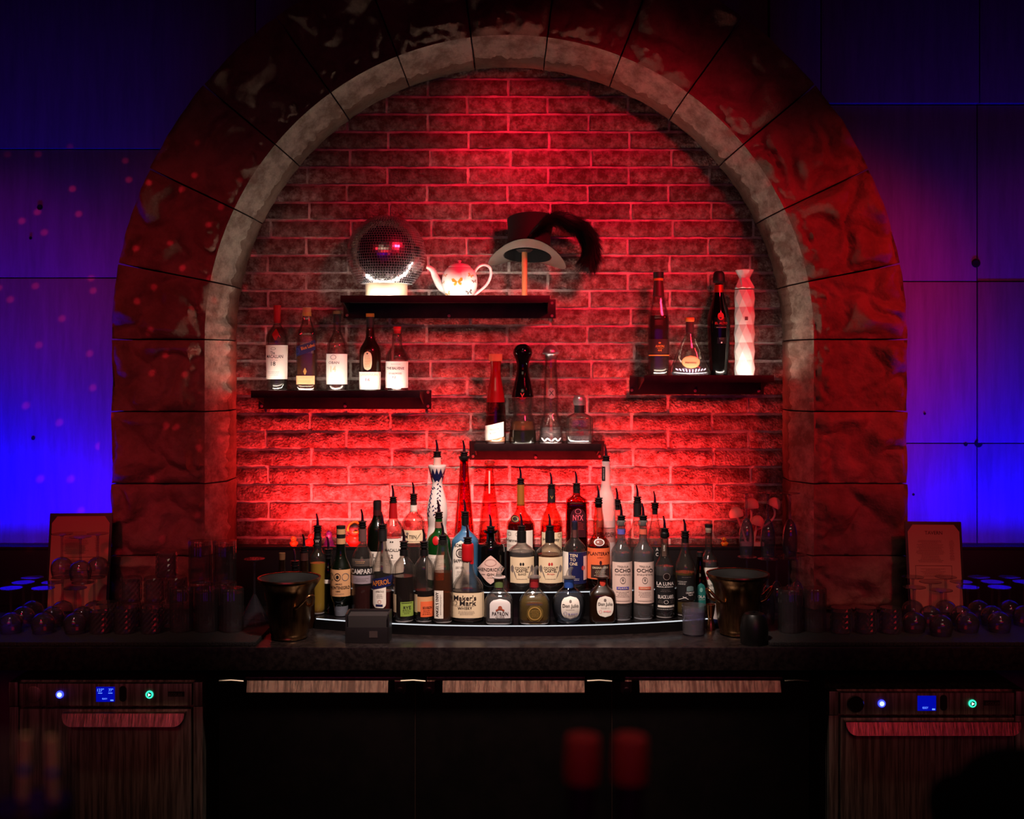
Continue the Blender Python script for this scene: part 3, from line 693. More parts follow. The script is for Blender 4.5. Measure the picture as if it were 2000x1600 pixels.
def bottle(label, cx, prof, floor, gmat, Y=None, n=2.0, flat=1.0, liq=None, pour=None, caps=(), labels=(), group=None, it=2, seg=32, foot=0.86, name='bottle', rot=0.0, decor=()):
    base = prof[-1][0]; h = FLOORS[floor]
    if Y is None:
        Y = F * h / (base - HY) - D; Y += prof[-1][1] / S(Y) * flat
    s = S(Y); x0 = PX(cx, Y); z0 = ZC - h + 0.0006
    t = thing(name, label, 'bottle', (x0, Y, z0), group=group)
    P = [((base - py) / s, hw / s) for py, hw in prof]            # (z, r) top -> bottom
    P = chaikin([(a, b) for a, b in P] + [(0.0, P[-1][1] * foot)], it)
    P = [(max(z, 0.0), r) for z, r in P]
    bm = bmesh.new(); lathe(bm, [(r, z) for z, r in reversed(P)], seg, n, flat)
    if gmat.name.startswith('glass') and gmat is not G_FROST:      # inner face of the glass wall
        lathe(bm, [(r * .86, max(z, .004)) for z, r in reversed(P[:-1])], seg, n, flat, caps=False)
    finish(bm, 'glass_body', gmat, t, 50)
    def r_at(z):
        for (za, ra), (zb, rb) in zip(P, P[1:]):
            if za >= z >= zb: return ra if za == zb else rb + (ra - rb) * (z - zb) / (za - zb)
        return P[0][1] if z > P[0][0] else P[-1][1]
    def surf(eps):
        def f(x, z):
            r = r_at(z) + eps; x = max(-r * .985, min(r * .985, x))
            return Vector((x, -flat * r * max(0.0, 1 - (abs(x) / r) ** n) ** (1 / n) - (eps if flat < 1 else 0), z))
        return f
    if liq:
        mat, lev = liq; zl = (base - lev) / s; zb = 0.0065
        q = [(zb, r_at(zb) * .80)] + [(zb + (zl - zb) * i / 14, r_at(zb + (zl - zb) * i / 14) * 0.91) for i in range(1, 15)]
        bm = bmesh.new(); lathe(bm, [(r, z) for z, r in q], seg, n, flat)
        finish(bm, 'liquid', mat, t, 50)
    if floor in ('t1', 'sl', 'sc', 'sr') and gmat.name.startswith('glass'):     # milky bottom disc, base glow put into its colour
        rb = r_at(.004); bm = bmesh.new(); lathe(bm, [(rb * .84, .0008), (rb * .9, .003), (rb * .86, .0052)], seg, n, flat)
        finish(bm, 'thick_base', G_BASE, t, 50)
    for cp in caps:
        nm, pts, mat = cp[:3]; cn = cp[3] if len(cp) > 3 else 2.0
        bm = bmesh.new(); pp = chaikin([(hw / s + 0.0003, (base - py) / s) for py, hw in pts], 1)
        lathe(bm, pp[::-1], 24, cn, flat if cn != 2.0 else 1.0)
        finish(bm, nm, mat, t, 40)
    if pour:
        py, kind = pour[:2]; zz = (base - py) / s; a = pour[2] if len(pour) > 2 else random.uniform(-.5, .5)
        if kind == 'metal':
            shared(P_COLLAR, 'pourer_collar', t, (0, 0, zz), (0, 0, 0)); shared(P_SPOUT, 'pourer_spout', t, (0, 0, zz), (0, 0, a))
        else:
            shared(P_CLEAR, 'pourer', t, (0, 0, zz), (0, 0, PI + a))
    for L in labels:
        rect, mat = L['r'], L['m']; xa, xb, ya, yb = rect; shape = L.get('s', 'rect'); e = L.get('e', 0.0006)
        sf = surf(e); bm = bmesh.new(); nr, nc = 14, 14; rows = []
        for j in range(nr + 1):
            v = j / nr; py = ya + (yb - ya) * v
            l, r = xa, xb; dl = dr = 0
            if shape == 'oval':
                k = (1 - abs(2 * v - 1) ** 2.6) ** (1 / 2.6); m_ = (xa + xb) / 2; l, r = m_ - (xb - xa) / 2 * k, m_ + (xb - xa) / 2 * k
            elif shape == 'ellipse':
                k = max(0, 1 - (2 * v - 1) ** 2) ** .5; m_ = (xa + xb) / 2; l, r = m_ - (xb - xa) / 2 * k, m_ + (xb - xa) / 2 * k
            elif shape == 'diamond':
                k = (1 - abs(2 * v - 1)) ** .8; m_ = (xa + xb) / 2; l, r = m_ - (xb - xa) / 2 * k, m_ + (xb - xa) / 2 * k
            elif shape == 'arch':
                k = 1.0 if v > .3 else (1 - ((.3 - v) / .3) ** 2) ** .5; m_ = (xa + xb) / 2; l, r = m_ - (xb - xa) / 2 * k, m_ + (xb - xa) / 2 * k
            elif shape == 'roundbot':
                k = 1.0 if v < .8 else (1 - ((v - .8) / .2 * .8) ** 2) ** .5; m_ = (xa + xb) / 2; l, r = m_ - (xb - xa) / 2 * k, m_ + (xb - xa) / 2 * k
            elif shape == 'oct':
                k = min(1, .55 + 1.5 * min(v, 1 - v)); m_ = (xa + xb) / 2; l, r = m_ - (xb - xa) / 2 * k, m_ + (xb - xa) / 2 * k
            row = []
            for i in range(nc + 1):
                u = i / nc; qx = l + (r - l) * u
                qy = py + (L.get('skew', 0) * (u - .5))
                row.append(bm.verts.new(sf((qx - cx) / s, (base - qy) / s)))
            rows.append(row)
        for a, b in zip(rows, rows[1:]):
            for i in range(nc):
                try: bm.faces.new((a[i], a[i + 1], b[i + 1], b[i]))
                except ValueError: pass
        bmesh.ops.remove_doubles(bm, verts=bm.verts[:], dist=1e-6)
        lo = finish(bm, L.get('n', 'label'), mat, t, 60)
        inks = {}
        for tx in L.get('t', ()):
            inks.setdefault(tx[5], []).append(tx)
        for ink, lst in inks.items():
            bm = bmesh.new()
            for tx in lst:
                st, tcx, tcy, tw, th = tx[:5]; rt = math.radians(tx[6]) if len(tx) > 6 else 0.0
                put_text(bm, st, (tcx - cx) / s, (base - tcy) / s, tw / s, th / s, surf(e + 0.0006), rt)
            finish(bm, 'lettering', ink, lo)
    for nm, mat, polys in decor:
        bm = bmesh.new(); sf = surf(0.0008)
        for pl in polys:
            vs = [bm.verts.new(sf((x - cx) / s, (base - y) / s)) for x, y in pl]
            c = bm.verts.new(sf((sum(p[0] for p in pl) / len(pl) - cx) / s, (base - sum(p[1] for p in pl) / len(pl)) / s))
            for i in range(len(vs)): bm.faces.new((vs[i], vs[(i + 1) % len(vs)], c))
        finish(bm, nm, mat, t)
    return t
def leaf(x, y, l, wd, a):
    a = math.radians(a); c, s = math.cos(a), math.sin(a)
    return [(x + u * l * c - v * wd * s, y + u * l * s + v * wd * c) for u, v in ((-.5, 0), (-.2, .5), (.2, .45), (.5, 0), (.2, -.45), (-.2, -.5))]

# ---- left wall shelf: five whiskies
YW = -0.105
bottle('whisky bottle with red capsule and white label numbered 18, leftmost on the left shelf', 541.5,
       [(596, 6.8), (629, 6.8), (634, 8), (645, 17), (655, 21.5), (672, 21.6), (740, 20.4), (762.5, 19.8)], 'sl', G_CLEAR, YW, liq=(L_DARK, 671),
       caps=[('capsule', [(594, 7.2), (601, 7.3), (602, 6.9), (629, 6.8)], WAX)],
       labels=[dict(r=(520.5, 563, 672, 738), m=W, t=[('The', 537, 687, 9, 6, INK), ('MACALLAN', 540, 694, 32, 6.5, INK), ('18', 538, 708, 9, 8.5, INK), ('#', 539, 701, 24, 3, GREYI), ('#', 538, 727, 26, 9, GREYI), ('@', 538, 679, 10, 5, INK)]),
               dict(r=(535, 549, 640, 663), m=REDI, s='diamond', n='seal', e=.0005)])
bottle('square whisky bottle with slanted blue label and amber contents on the left shelf', 599.3,
       [(604, 7), (620, 7), (636, 12), (648, 19), (762.5, 18.6)], 'sl', G_CLEAR, YW, n=6, flat=.85, liq=(L_AMBER, 688),
       caps=[('stopper', [(598.5, 8.2), (608, 8.2)], WOOD), ('neck_ring', [(608, 8.8), (615, 8.8)], GOLDI)],
       labels=[dict(r=(581, 618, 668, 688), m=DKBLUE, skew=-14, t=[('Blue Label', 604, 675, 27, 6.5, ORG2, 17), ('#', 600, 668.5, 22, 2, GOLDI, 17), ('@', 584, 684, 8, 12, BLUE2)]),
               dict(r=(580.5, 617, 731.5, 748), m=TAN, t=[('#', 599, 736, 28, 3, GREYI), ('#', 599, 743, 30, 5, GOLDI)]),
               dict(r=(595, 602, 716, 730), m=GOLDI, s='diamond', n='striding_figure_mark')])
bottle('clear whisky bottle with cream label numbered 14 on the left shelf', 658.5,
       [(606, 7.2), (611, 7.3), (640, 7), (650, 9), (664, 17), (676, 20.8), (762.5, 20.8)], 'sl', G_CLEAR, YW, liq=(L_AMBER, 759),
       caps=[('stopper', [(605, 7.6), (611, 7.6)], CORK), ('capsule', [(611, 7.3), (627, 7.3)], BLK)],
       labels=[dict(r=(637.5, 679, 689, 748), m=NEAR_W, t=[('OBAN', 655, 706, 21, 5, GREYI), ('14', 654, 718, 11, 12, CREAM), ('#', 654, 735, 14, 2, GREYI), ('@', 654, 695.5, 12, 9, GREYI)])])
bottle('dark brown whisky bottle with oval seal above a cream label, left shelf', 723,
       [(610, 7.4), (637, 7), (645, 8.3), (655, 8.3), (664, 11), (678, 20.5), (690, 21.2), (762.5, 21)], 'sl', G_BROWN, YW, liq=(L_DARK, 664),
       caps=[('stopper', [(610, 7.9), (616.5, 7.9)], ORG2), ('capsule', [(616.5, 7.6), (637, 7.2)], BLK)],
       labels=[dict(r=(711.8, 729, 684, 721), m=CREAM, s='oval', n='seal', t=[('#', 720, 703, 12, 24, GOLDI), ('o', 720, 688.5, 3.5, 3, INK)]),
               dict(r=(701.5, 744, 724, 758), m=NEAR_W, t=[('LAGAVULIN', 722.5, 729.5, 33, 4.5, CREAM), ('16', 721, 739, 9, 6, PINKI)])])
bottle('short round-shouldered whisky bottle with cream label numbered 12 on the left shelf', 775.5,
       [(636, 7), (646, 6.8), (656, 10.5), (668, 9.5), (676, 12), (688, 20), (698, 22.2), (762.5, 22.2)], 'sl', G_CLEAR, YW, liq=(L_AMBER, 758),
       caps=[('capsule', [(635.5, 7.8), (641, 7.8), (642, 6.9), (649, 6.9)], WAX)],
       labels=[dict(r=(753.3, 797.5, 703.5, 755), m=NEAR_W, t=[('THE BALVENIE', 774, 717, 34, 5, INK), ('DOUBLEWOOD', 774, 727, 25, 3.5, INK), ('12', 772.5, 734, 6, 4.5, INK), ('#', 775, 709, 30, 3, GREYI), ('#', 778, 741, 26, 5, CREAM)])])

# ---- middle wall shelf: four tequilas
bottle('fluted tequila bottle fading from red to clear with wooden stopper on the lowest shelf', 968,
       [(704, 10.5), (720, 8.8), (735, 10), (760, 15), (790, 18.5), (830, 20.5), (865, 20.5)], 'sc',
       None or glass((236, 226, 222), 0.6), YW, liq=(glass((240, 200, 150), 0.8, body=0.8, bodycol=(240, 205, 160)), 852),
       caps=[('stopper', [(690, 13), (704, 13)], WOOD), ('red_glaze', [(704.5, 10.7), (720, 9.1), (735, 10.3), (760, 15.3), (775, 17.2), (784, 18.2)], glass((215, 20, 30), 0.6, body=0.5, bodycol=(170, 6, 16)))],
       labels=[dict(r=(945.5, 984, 826, 855), m=NEAR_W, skew=-9, t=[('TEQUILA', 966, 836.5, 18, 4, GREYI, 12), ('ROSALUZ', 967, 842.5, 20, 4, GREYI, 12), ('#', 968, 850, 24, 5, CREAM, 12)])])
M_DKTOP = plain((8, 5, 6), 0.06, name='black_glaze')
bottle('tall black-glazed decanter bottle with ball stopper and amber tequila on the lowest shelf', 1021,
       [(693, 12), (712, 10), (730, 12), (760, 19.5), (776, 21.3), (790, 20.5), (804, 17.5), (812, 19.5), (822, 23), (845, 25.6), (865, 26)], 'sc', G_CLEAR, YW, liq=(L_AMBER, 821),
       caps=[('ball_stopper', [(670.5, 5), (674, 13), (682, 18.5), (690, 18.8), (698, 15), (708, 11.5)], M_DKTOP),
             ('dark_glaze', [(694, 13), (712, 10.4), (730, 12.4), (760, 19.9), (774, 21.5)], M_DKTOP),
             ('dark_base', [(838, 25.2), (846, 25.9), (862, 26.2)], plain((16, 12, 8), 0.08))],
       labels=[dict(r=(1013, 1028, 757, 779), m=plain((120, 14, 18), .2), s='oval', n='embossed_agave', t=[('V', 1020, 770, 8, 8, REDI), ('-', 1020, 768, 1.5, 14, REDI)])])
bottle('tall clear crystal decanter bottle with silver dome stopper on the lowest shelf', 1076,
       [(692, 12), (705, 11.5), (720, 11.5), (745, 14), (775, 15), (795, 14), (806, 14), (815, 18), (832, 21.5), (850, 23), (865, 25)], 'sc', G_CLEAR, YW, liq=(L_CLR, 832),
       caps=[('dome_stopper', [(672.5, 4), (676, 11), (683, 16), (690, 17), (691, 12), (700, 9)], SILV)],
       labels=[dict(r=(1069, 1084, 756, 777), m=glass((230, 200, 200), .7, body=.3, bodycol=(230, 180, 180)), s='oval', n='medallion', t=[('X', 1076.5, 766, 10, 10, INK)])],
       decor=[('cut_leaves', plain((235, 230, 235), .2), [leaf(1076 + dx, 856, 10, 3, a) for dx, a in ((-16, 50), (-10, -50), (-4, 40), (4, -40), (10, 50), (16, -50))])])
bottle('squat square clear tequila bottle with black neck band, rightmost on the lowest shelf', 1131.5,
       [(804, 9.4), (806, 11), (812, 25), (818, 26.8), (862, 26.4), (865, 25)], 'sc', G_CLEAR, YW, n=4.5, flat=.8, liq=(L_CLR, 849),
       caps=[('stopper', [(772, 9), (776, 12), (784, 12.5), (785, 11), (790, 11.5)], SILV), ('neck_band', [(790, 9.7), (805, 9.7)], BLK)],
       labels=[dict(r=(1117, 1148, 829, 845), m=glass((240, 236, 232), .95), n='printed_panel', t=[('Don Julio', 1131, 837.5, 31, 6.5, INK), ('70', 1143, 843.5, 9, 6, INK), ('o', 1130, 828, 4, 4, INK)])])

# ---- right wall shelf
bottle('tall clear bottle of dark tequila with black stopper, leftmost on the right shelf', 1286,
       [(541, 7), (575, 10), (592, 13.5), (613, 19), (625, 20.6), (715, 20.4), (733, 19)], 'sr', G_CLEAR, YW, n=3.2, flat=.9, liq=(glass((120, 16, 12), 0.5, body=.25, bodycol=(70, 6, 6)), 614),
       caps=[('stopper', [(529, 10), (541, 10)], BLK), ('gold_ring', [(541, 8.8), (545.5, 8.8)], ORG2), ('neck_sleeve', [(546, 8.6), (576, 11.4)], MAROON)],
       labels=[dict(r=(1266, 1306, 660, 689), m=plain((48, 24, 22), .35), t=[('AVION', 1286, 674, 17, 5, ORG2), ('44', 1286, 682, 8, 4, ORG2), ('#', 1287, 678.5, 18, 2, ORG2), ('o', 1286, 667.5, 5, 3, ORG2)]),
               dict(r=(1266, 1306, 690.5, 692.5), m=ORG2, n='gold_rule')])
bottle('bell-shaped cognac decanter with oval amber label and glowing base on the right shelf', 1347.5,
       [(642, 7.2), (648, 7.2), (652, 9), (662, 15), (675, 22.5), (692, 28.5), (705, 33), (716, 39), (726, 40.5), (733, 36)], 'sr', G_CLEAR, -.125, flat=.5, liq=(glass((205, 205, 240), .6, body=.1, bodycol=(220, 220, 255)), 724),
       caps=[('stopper', [(617.5, 8), (619, 8.8), (624, 8.6), (626, 7.4)], ORG2), ('neck_sleeve', [(626, 7.6), (647, 7.8)], MAROON)],
       labels=[dict(r=(1330.5, 1363.5, 693, 716), m=TAN, s='ellipse', t=[('Hennessy', 1347, 706, 22, 5, INK)]), dict(r=(1329.5, 1364.5, 692, 717), m=GOLDI, s='ellipse', n='gold_rim', e=.0003)],
       decor=[('cut_facets', plain((200, 196, 235), .15), [leaf(1347 + dx, 722 + abs(dx) * -.12, 7, 2.4, 90 + dx * 2) for dx in range(-27, 30, 6)])])
bottle('tall black tequila bottle with rounded black cap on the right shelf', 1404,
       [(552, 8), (570, 9), (590, 14.5), (612, 21), (630, 22.6), (660, 21.6), (705, 18.5), (733, 17)], 'sr', G_BLACK, -.085,
       caps=[('cap', [(527, 6), (531, 10.5), (543, 11.6), (549, 11.6), (550, 9)], BLK), ('copper_band', [(554, 8.6), (570, 9.2)], plain((190, 60, 40), .3, .6))],
       labels=[dict(r=(1392, 1420, 618, 639), m=plain((10, 6, 6), .3), n='printed_panel', t=[('EL ALTO', 1405, 629.5, 24, 4.5, REDI), ('#', 1405, 637.5, 28, 2, WHITEINK), ('o', 1404, 616, 12, 15, REDI)]),
               dict(r=(1397, 1416, 657, 669), m=plain((10, 6, 6), .3), n='small_print', t=[('#', 1406, 660, 16, 5, GREYI), ('o', 1405.5, 667, 3, 3, WHITEINK)])])
# faceted white ceramic bottle
def faceted():
    Y = YW; s = S(Y); x0 = PX(1454, Y); t = thing('bottle', 'white faceted ceramic bottle tower with square badge, rightmost on the right shelf', 'bottle', (x0, Y, ZS_R + 0.0006))
    base = 733.5; ys = [733.5, 718, 701, 684, 667, 650, 632, 615, 598, 581, 564]
    def ring(bm, py, hw, rot, k=8): return [bm.verts.new((hw / s * math.cos(2 * PI * (i + rot) / k), hw / s * math.sin(2 * PI * (i + rot) / k), (base - py) / s)) for i in range(k)]
    bm = bmesh.new(); rs = [ring(bm, y, 20.6 if i % 2 else 18.6, 0.5 * (i % 2)) for i, y in enumerate(ys)]
    for i, (a, b) in enumerate(zip(rs, rs[1:])):
        for q in range(8):
            j = (q + 1) % 8
            if i % 2 == 0: bm.faces.new((a[q], a[j], b[q])); bm.faces.new((b[q], a[j], b[j]))
            else: bm.faces.new((a[q], b[j], b[q])); bm.faces.new((a[q], a[j], b[j]))
    bm.faces.new(rs[0]); bm.faces.new(rs[-1]); finish(bm, 'body', M_CERAMIC, t)
    bm = bmesh.new(); rs = [ring(bm, y, h_, r_) for y, h_, r_ in ((562, 19.5, 0), (559, 19.5, .5), (541, 10.5, 0), (526, 18, .5), (524.5, 17, .5))]
    for a, b in zip(rs, rs[1:]):
        for q in range(8):
            j = (q + 1) % 8; bm.faces.new((a[q], a[j], b[q])); bm.faces.new((b[q], a[j], b[j]))
    bm.faces.new(rs[0]); bm.faces.new(rs[-1]); finish(bm, 'flared_stopper', M_CERAMIC, t)
    boxo('badge', -3 / s, 3 / s, -19.6 / s, -18 / s, (base - 624) / s, (base - 617) / s, plain((120, 90, 84), .3, .6), t, 0.0006)
M_CERAMIC = plain((238, 228, 222), 0.35, name='white_ceramic')
faceted()
# ---- counter display, back row (on the upper step)
YB_ = -0.275; YM = -0.395
B3 = 1137; B2 = 1148     # where the feet of those rows fall
bottle('green liqueur bottle with black cap behind the slanted blue label bottle', 737,
       [(985, 7.6), (1012, 7.8), (1024, 11), (1036, 19), (1046, 20), (B3, 20)], 't2', G_DKGREEN, -.236, liq=(glass((150, 40, 20), .6, body=.2, bodycol=(110, 20, 10)), 1030),
       caps=[('cap', [(985, 8), (1003, 8)], BLK), ('neck_label', [(1003, 8.2), (1014, 8.4)], MAROON)],
       labels=[dict(r=(724, 757, 1082, 1120), m=W, t=[('L', 733, 1090, 6, 9, INK), ('#', 742, 1106, 20, 14, GREYI)])])
bottle('whisky bottle with red capsule, pour spout and white label numbered 12', 768,
       [(984, 6.5), (1012, 8), (1016, 9), (1026, 17), (1036, 21), (1050, 21.5), (B3, 20.5)], 't2', G_CLEAR, -.29, liq=(L_ORRED, 1046), pour=(983, 'metal'),
       caps=[('capsule', [(983, 6.8), (1014, 8.6)], WAX)],
       labels=[dict(r=(749, 789, 1047.5, 1118), m=W, t=[('MACALLAN', 771, 1073, 34, 6, INK), ('12', 766, 1085, 8, 7, INK), ('-', 767, 1049, 36, 2.5, REDI), ('#', 768, 1098, 28, 12, GREYI), ('o', 765, 1057, 3, 3, INK), ('o', 769, 1057, 3, 3, INK)]),
               dict(r=(759, 777, 1024, 1040), m=REDI, s='diamond', n='seal', e=.0006)])
bottle('round-shouldered clear bottle with red wax seal and cream strip label', 808,
       [(983, 6.5), (1004, 6.8), (1009, 9), (1018, 19), (1030, 24), (B3, 24)], 't2', G_CLEAR, -.243, pour=(982, 'metal'),
       caps=[('neck_band', [(993, 6.9), (1006, 7.1)], W), ('rubber_neck', [(982, 5.6), (993, 6)], M_RUBBER)],
       labels=[dict(r=(784, 828, 1039.5, 1064), m=CREAM, t=[('M TEN', 804, 1052, 22, 6.5, INK), ('-', 819, 1052, 15, 0.8, INK, 55), ('o', 797.5, 1046, 5, 5, GREYI), ('#', 808, 1061, 36, 3, GREYI)]),
               dict(r=(792, 805, 1020, 1034), m=WAX, s='ellipse', n='wax_seal', e=.001)])
M_PORC = plain((226, 214, 208), 0.25, name='painted_porcelain')
cl = [leaf(836.5 + 1.8 * (k % 2) * (1 if k % 4 else -1) + k * -.55 + 6, 962 + k * 4.2, 6, 2.2, 60 if k % 2 else 115) for k in range(12)]
cr_ = [leaf(858 + 2.2 * (1 if k % 2 else -1), 948 + k * 4.4, 6, 2.4, 45 if k % 2 else 135) for k in range(14)]
cm = [leaf(849 + 2.4 * (1 if k % 2 else -1) + k * .6, 990 + k * 4, 6, 2.2, 45 if k % 2 else 135) for k in range(5)]
c5 = [leaf(846 + 3 * (k - 1), 955 + (k % 2) * 2, 6, 2, 0 if k % 2 else 40) for k in range(3)]
crown = []
for k in range(-2, 3):
    crown.append([(854 + k * 7.6 - 4.4, 944), (854 + k * 7.2 - 4, 930), (854 + k * 8.0, 916 + abs(k) * .6), (854 + k * 7.2 + 4, 930), (854 + k * 7.6 + 4.4, 944)])
bottle('white porcelain tequila decanter painted with dark blue crown and vines', 854,
       [(911.5, 17.5), (915, 18), (928, 14.5), (943, 10.2), (952, 10.2), (968, 14.5), (990, 20), (1010, 21), (1026, 18.5), (1034, 18), (1060, 22), (B3, 23)], 't2', M_PORC, YB_, pour=(896, 'metal'),
       caps=[('neck', [(896, 7), (899, 7.4), (912, 7.4)], plain((214, 170, 160), .3))], decor=[('painted_vines', DKBLUE, cl + cr_ + cm + c5), ('painted_crown', DKBLUE, crown)])
bottle('very tall slim conical bottle of red-orange liqueur with black collar', 906.5,
       [(898, 8.2), (910, 8.2), (950, 11), (1000, 15.5), (1045, 19.5), (1090, 23), (B3, 25)], 't2', glass((245, 120, 90), .6), YB_, liq=(L_ORRED, 910), pour=(897, 'metal'),
       caps=[('collar', [(894, 10.5), (898, 10.8), (902, 8.5)], M_RUBBER), ('neck_stem', [(904, 3.5), (942, 2.6)], MAROON)])
bottle('tall slim clear conical bottle with clear flat stopper behind the black diamond-label gin', 956,
       [(916, 8), (930, 8.2), (960, 11.5), (1000, 17), (1045, 21.5), (1090, 25), (B3, 27)], 't2', glass((245, 205, 200), .55), YB_, liq=(glass((240, 150, 130), .7), 1040),
       caps=[('stopper', [(903.5, 9), (906, 9.8), (912, 9.8), (914, 6.5)], glass((225, 120, 110), .6, body=.3, bodycol=(190, 70, 60)))], decor=[('dip_tube', plain((230, 170, 160), .4), [[(954.5, 922), (957.5, 922), (957.5, 966), (954.5, 966)]])])
bottle('rounded cognac bottle with long gold capsule and black medallion', 1017,
       [(950, 6.8), (992, 7.6), (1004, 11), (1014, 20), (1024, 27), (1032, 28.2), (B3, 28)], 't2', glass((248, 200, 190), .6), YB_, liq=(L_RUBY, 1024), pour=(949, 'metal'),
       caps=[('capsule', [(949, 7.1), (991, 7.8)], plain((186, 124, 52), .35, .5))],
       labels=[dict(r=(990, 1040, 1036, 1077), m=W, t=[('Hennessy', 1004, 1056, 30, 8, INK), ('#', 1004, 1066, 26, 6, GREYI), ('@', 995, 1043, 7, 7, GREYI), ('@', 1010, 1043, 7, 7, GREYI)]),
               dict(r=(997.5, 1014, 1008, 1021), m=BLK, s='ellipse', n='medallion', t=[('@', 1006, 1014.5, 12, 9, GOLDI)])])
bottle('cognac bottle with square black capsule and cream label behind the coconut rum', 1077,
       [(960, 7.4), (984, 7.6), (996, 10), (1010, 17.5), (1022, 21), (1034, 21.6), (B3, 21.6)], 't2', glass((248, 205, 190), .6), YB_, liq=(glass((240, 110, 80), .7), 1030), pour=(960, 'metal'),
       caps=[('capsule', [(959, 7.8), (984, 7.9)], BLK)],
       labels=[dict(r=(1058, 1097, 1040.5, 1085), m=CREAM, t=[('Hennessy', 1076, 1055, 32, 8, INK), ('#', 1077, 1066, 28, 6, GREYI), ('@', 1092, 1046, 7, 8, GOLDI)]),
               dict(r=(1073, 1082, 969, 978), m=BLK, n='capsule_mark', t=[('V', 1077.5, 974, 6, 6, GOLDI)])])
bottle('square-shouldered bottle of dark red vodka with patterned dark panel', 1126,
       [(966, 7), (972, 8), (976, 16), (981, 21.4), (B3, 21.4)], 't2', glass((220, 90, 90), .6), YB_, n=5.5, flat=.85, liq=(glass((120, 6, 12), .7, body=.3, bodycol=(80, 2, 8)), 984), pour=(958, 'metal', 0.1),
       caps=[('rubber_neck', [(951, 6.6), (966, 7.2)], M_RUBBER)],
       labels=[dict(r=(1113, 1143, 993, 1050), m=plain((60, 16, 22), .35), s='arch', t=[('NYX', 1128, 1012, 20, 11, PINKI), ('@', 1128, 1000, 12, 10, PINKI), ('#', 1129, 1028, 22, 16, REDI)])])
bottle('tall frosted vodka bottle with long neck rising past the lowest shelf', 1183.5,
       [(902, 8.4), (945, 9), (958, 11), (970, 16), (984, 19), (B3, 19)], 't2', G_FROST, -.292, pour=(903, 'metal'),
       labels=[dict(r=(1175, 1181.5, 912, 940), m=BLK, n='neck_tag', t=[('#', 1178.2, 926, 2, 22, WHITEINK)]),
               dict(r=(1166, 1201, 1030, 1058), m=glass((250, 225, 222), .95), n='printed_panel', t=[('BELVEDERE', 1184, 1043, 36, 8, MAROON), ('-', 1184, 1030, 30, .7, MAROON)])])
bottle('clear bottle with pour spout half hidden behind the blue-banded tequila', 1205.5,
       [(1003, 7), (1020, 8), (1040, 11), (1052, 13), (B3, 13)], 't2', G_CLEAR, -.225, pour=(995, 'metal'), caps=[('neck_ring', [(1001, 8), (1004, 8)], M_RUBBER)])
bottle('clear bottle with tall black capsule and spout behind the red-banded tequila', 1245,
       [(985, 7), (1012, 7.6), (1030, 12), (1046, 19), (B3, 19.5)], 't2', G_CLEAR, -.288, pour=(983, 'metal'), caps=[('capsule', [(984, 8), (1011, 8)], BLK)])
bottle('clear cone-necked bottle with black label and white capitals behind the mezcal', 1279,
       [(1000, 5.5), (1013, 6), (1030, 9), (1050, 14), (1070, 18.5), (B3, 18.5)], 't2', G_CLEAR, -.238, pour=(1000, 'metal'), caps=[('rubber_neck', [(1000, 5.4), (1012, 4.6)], M_RUBBER)],
       labels=[dict(r=(1264, 1294, 1074, 1112), m=BLK, t=[('A', 1281, 1077.5, 5, 6, WHITEINK), ('C', 1281, 1087, 5, 7, WHITEINK)])])
bottle('clear bottle with short cork stopper and floral red-pink label at the right end', 1384,
       [(1020, 6.4), (1065, 6.8), (1073, 9), (1080, 15), (1090, 19.5), (B3 + 45, 19.5)], 't1', G_CLEAR, -0.36, liq=(L_CLR, 1087),
       caps=[('stopper_top', [(1015, 7.4), (1020.5, 7.4)], BLK), ('cork', [(1020.5, 6.6), (1031, 6)], plain((200, 170, 150), .6))],
       labels=[dict(r=(1364.5, 1403.5, 1097, 1157), m=W, t=[('PINTOR', 1386, 1131.5, 21, 4.5, INK), ('#', 1385, 1143, 26, 12, GREYI)])],
       decor=[('painted_flowers', plain((196, 40, 62), .5), [leaf(1371, 1108, 16, 5, 50), leaf(1378, 1117, 12, 6, 15), leaf(1391, 1116, 15, 7, 170), leaf(1398.5, 1115, 12, 4, 80)]),
              ('painted_petals', plain((226, 120, 140), .5), [leaf(1386, 1113, 14, 8, 30), leaf(1395, 1121, 12, 6, 160)]), ('painted_leaf', plain((130, 140, 126), .5), [leaf(1384.5, 1105, 8, 7, 0)])])
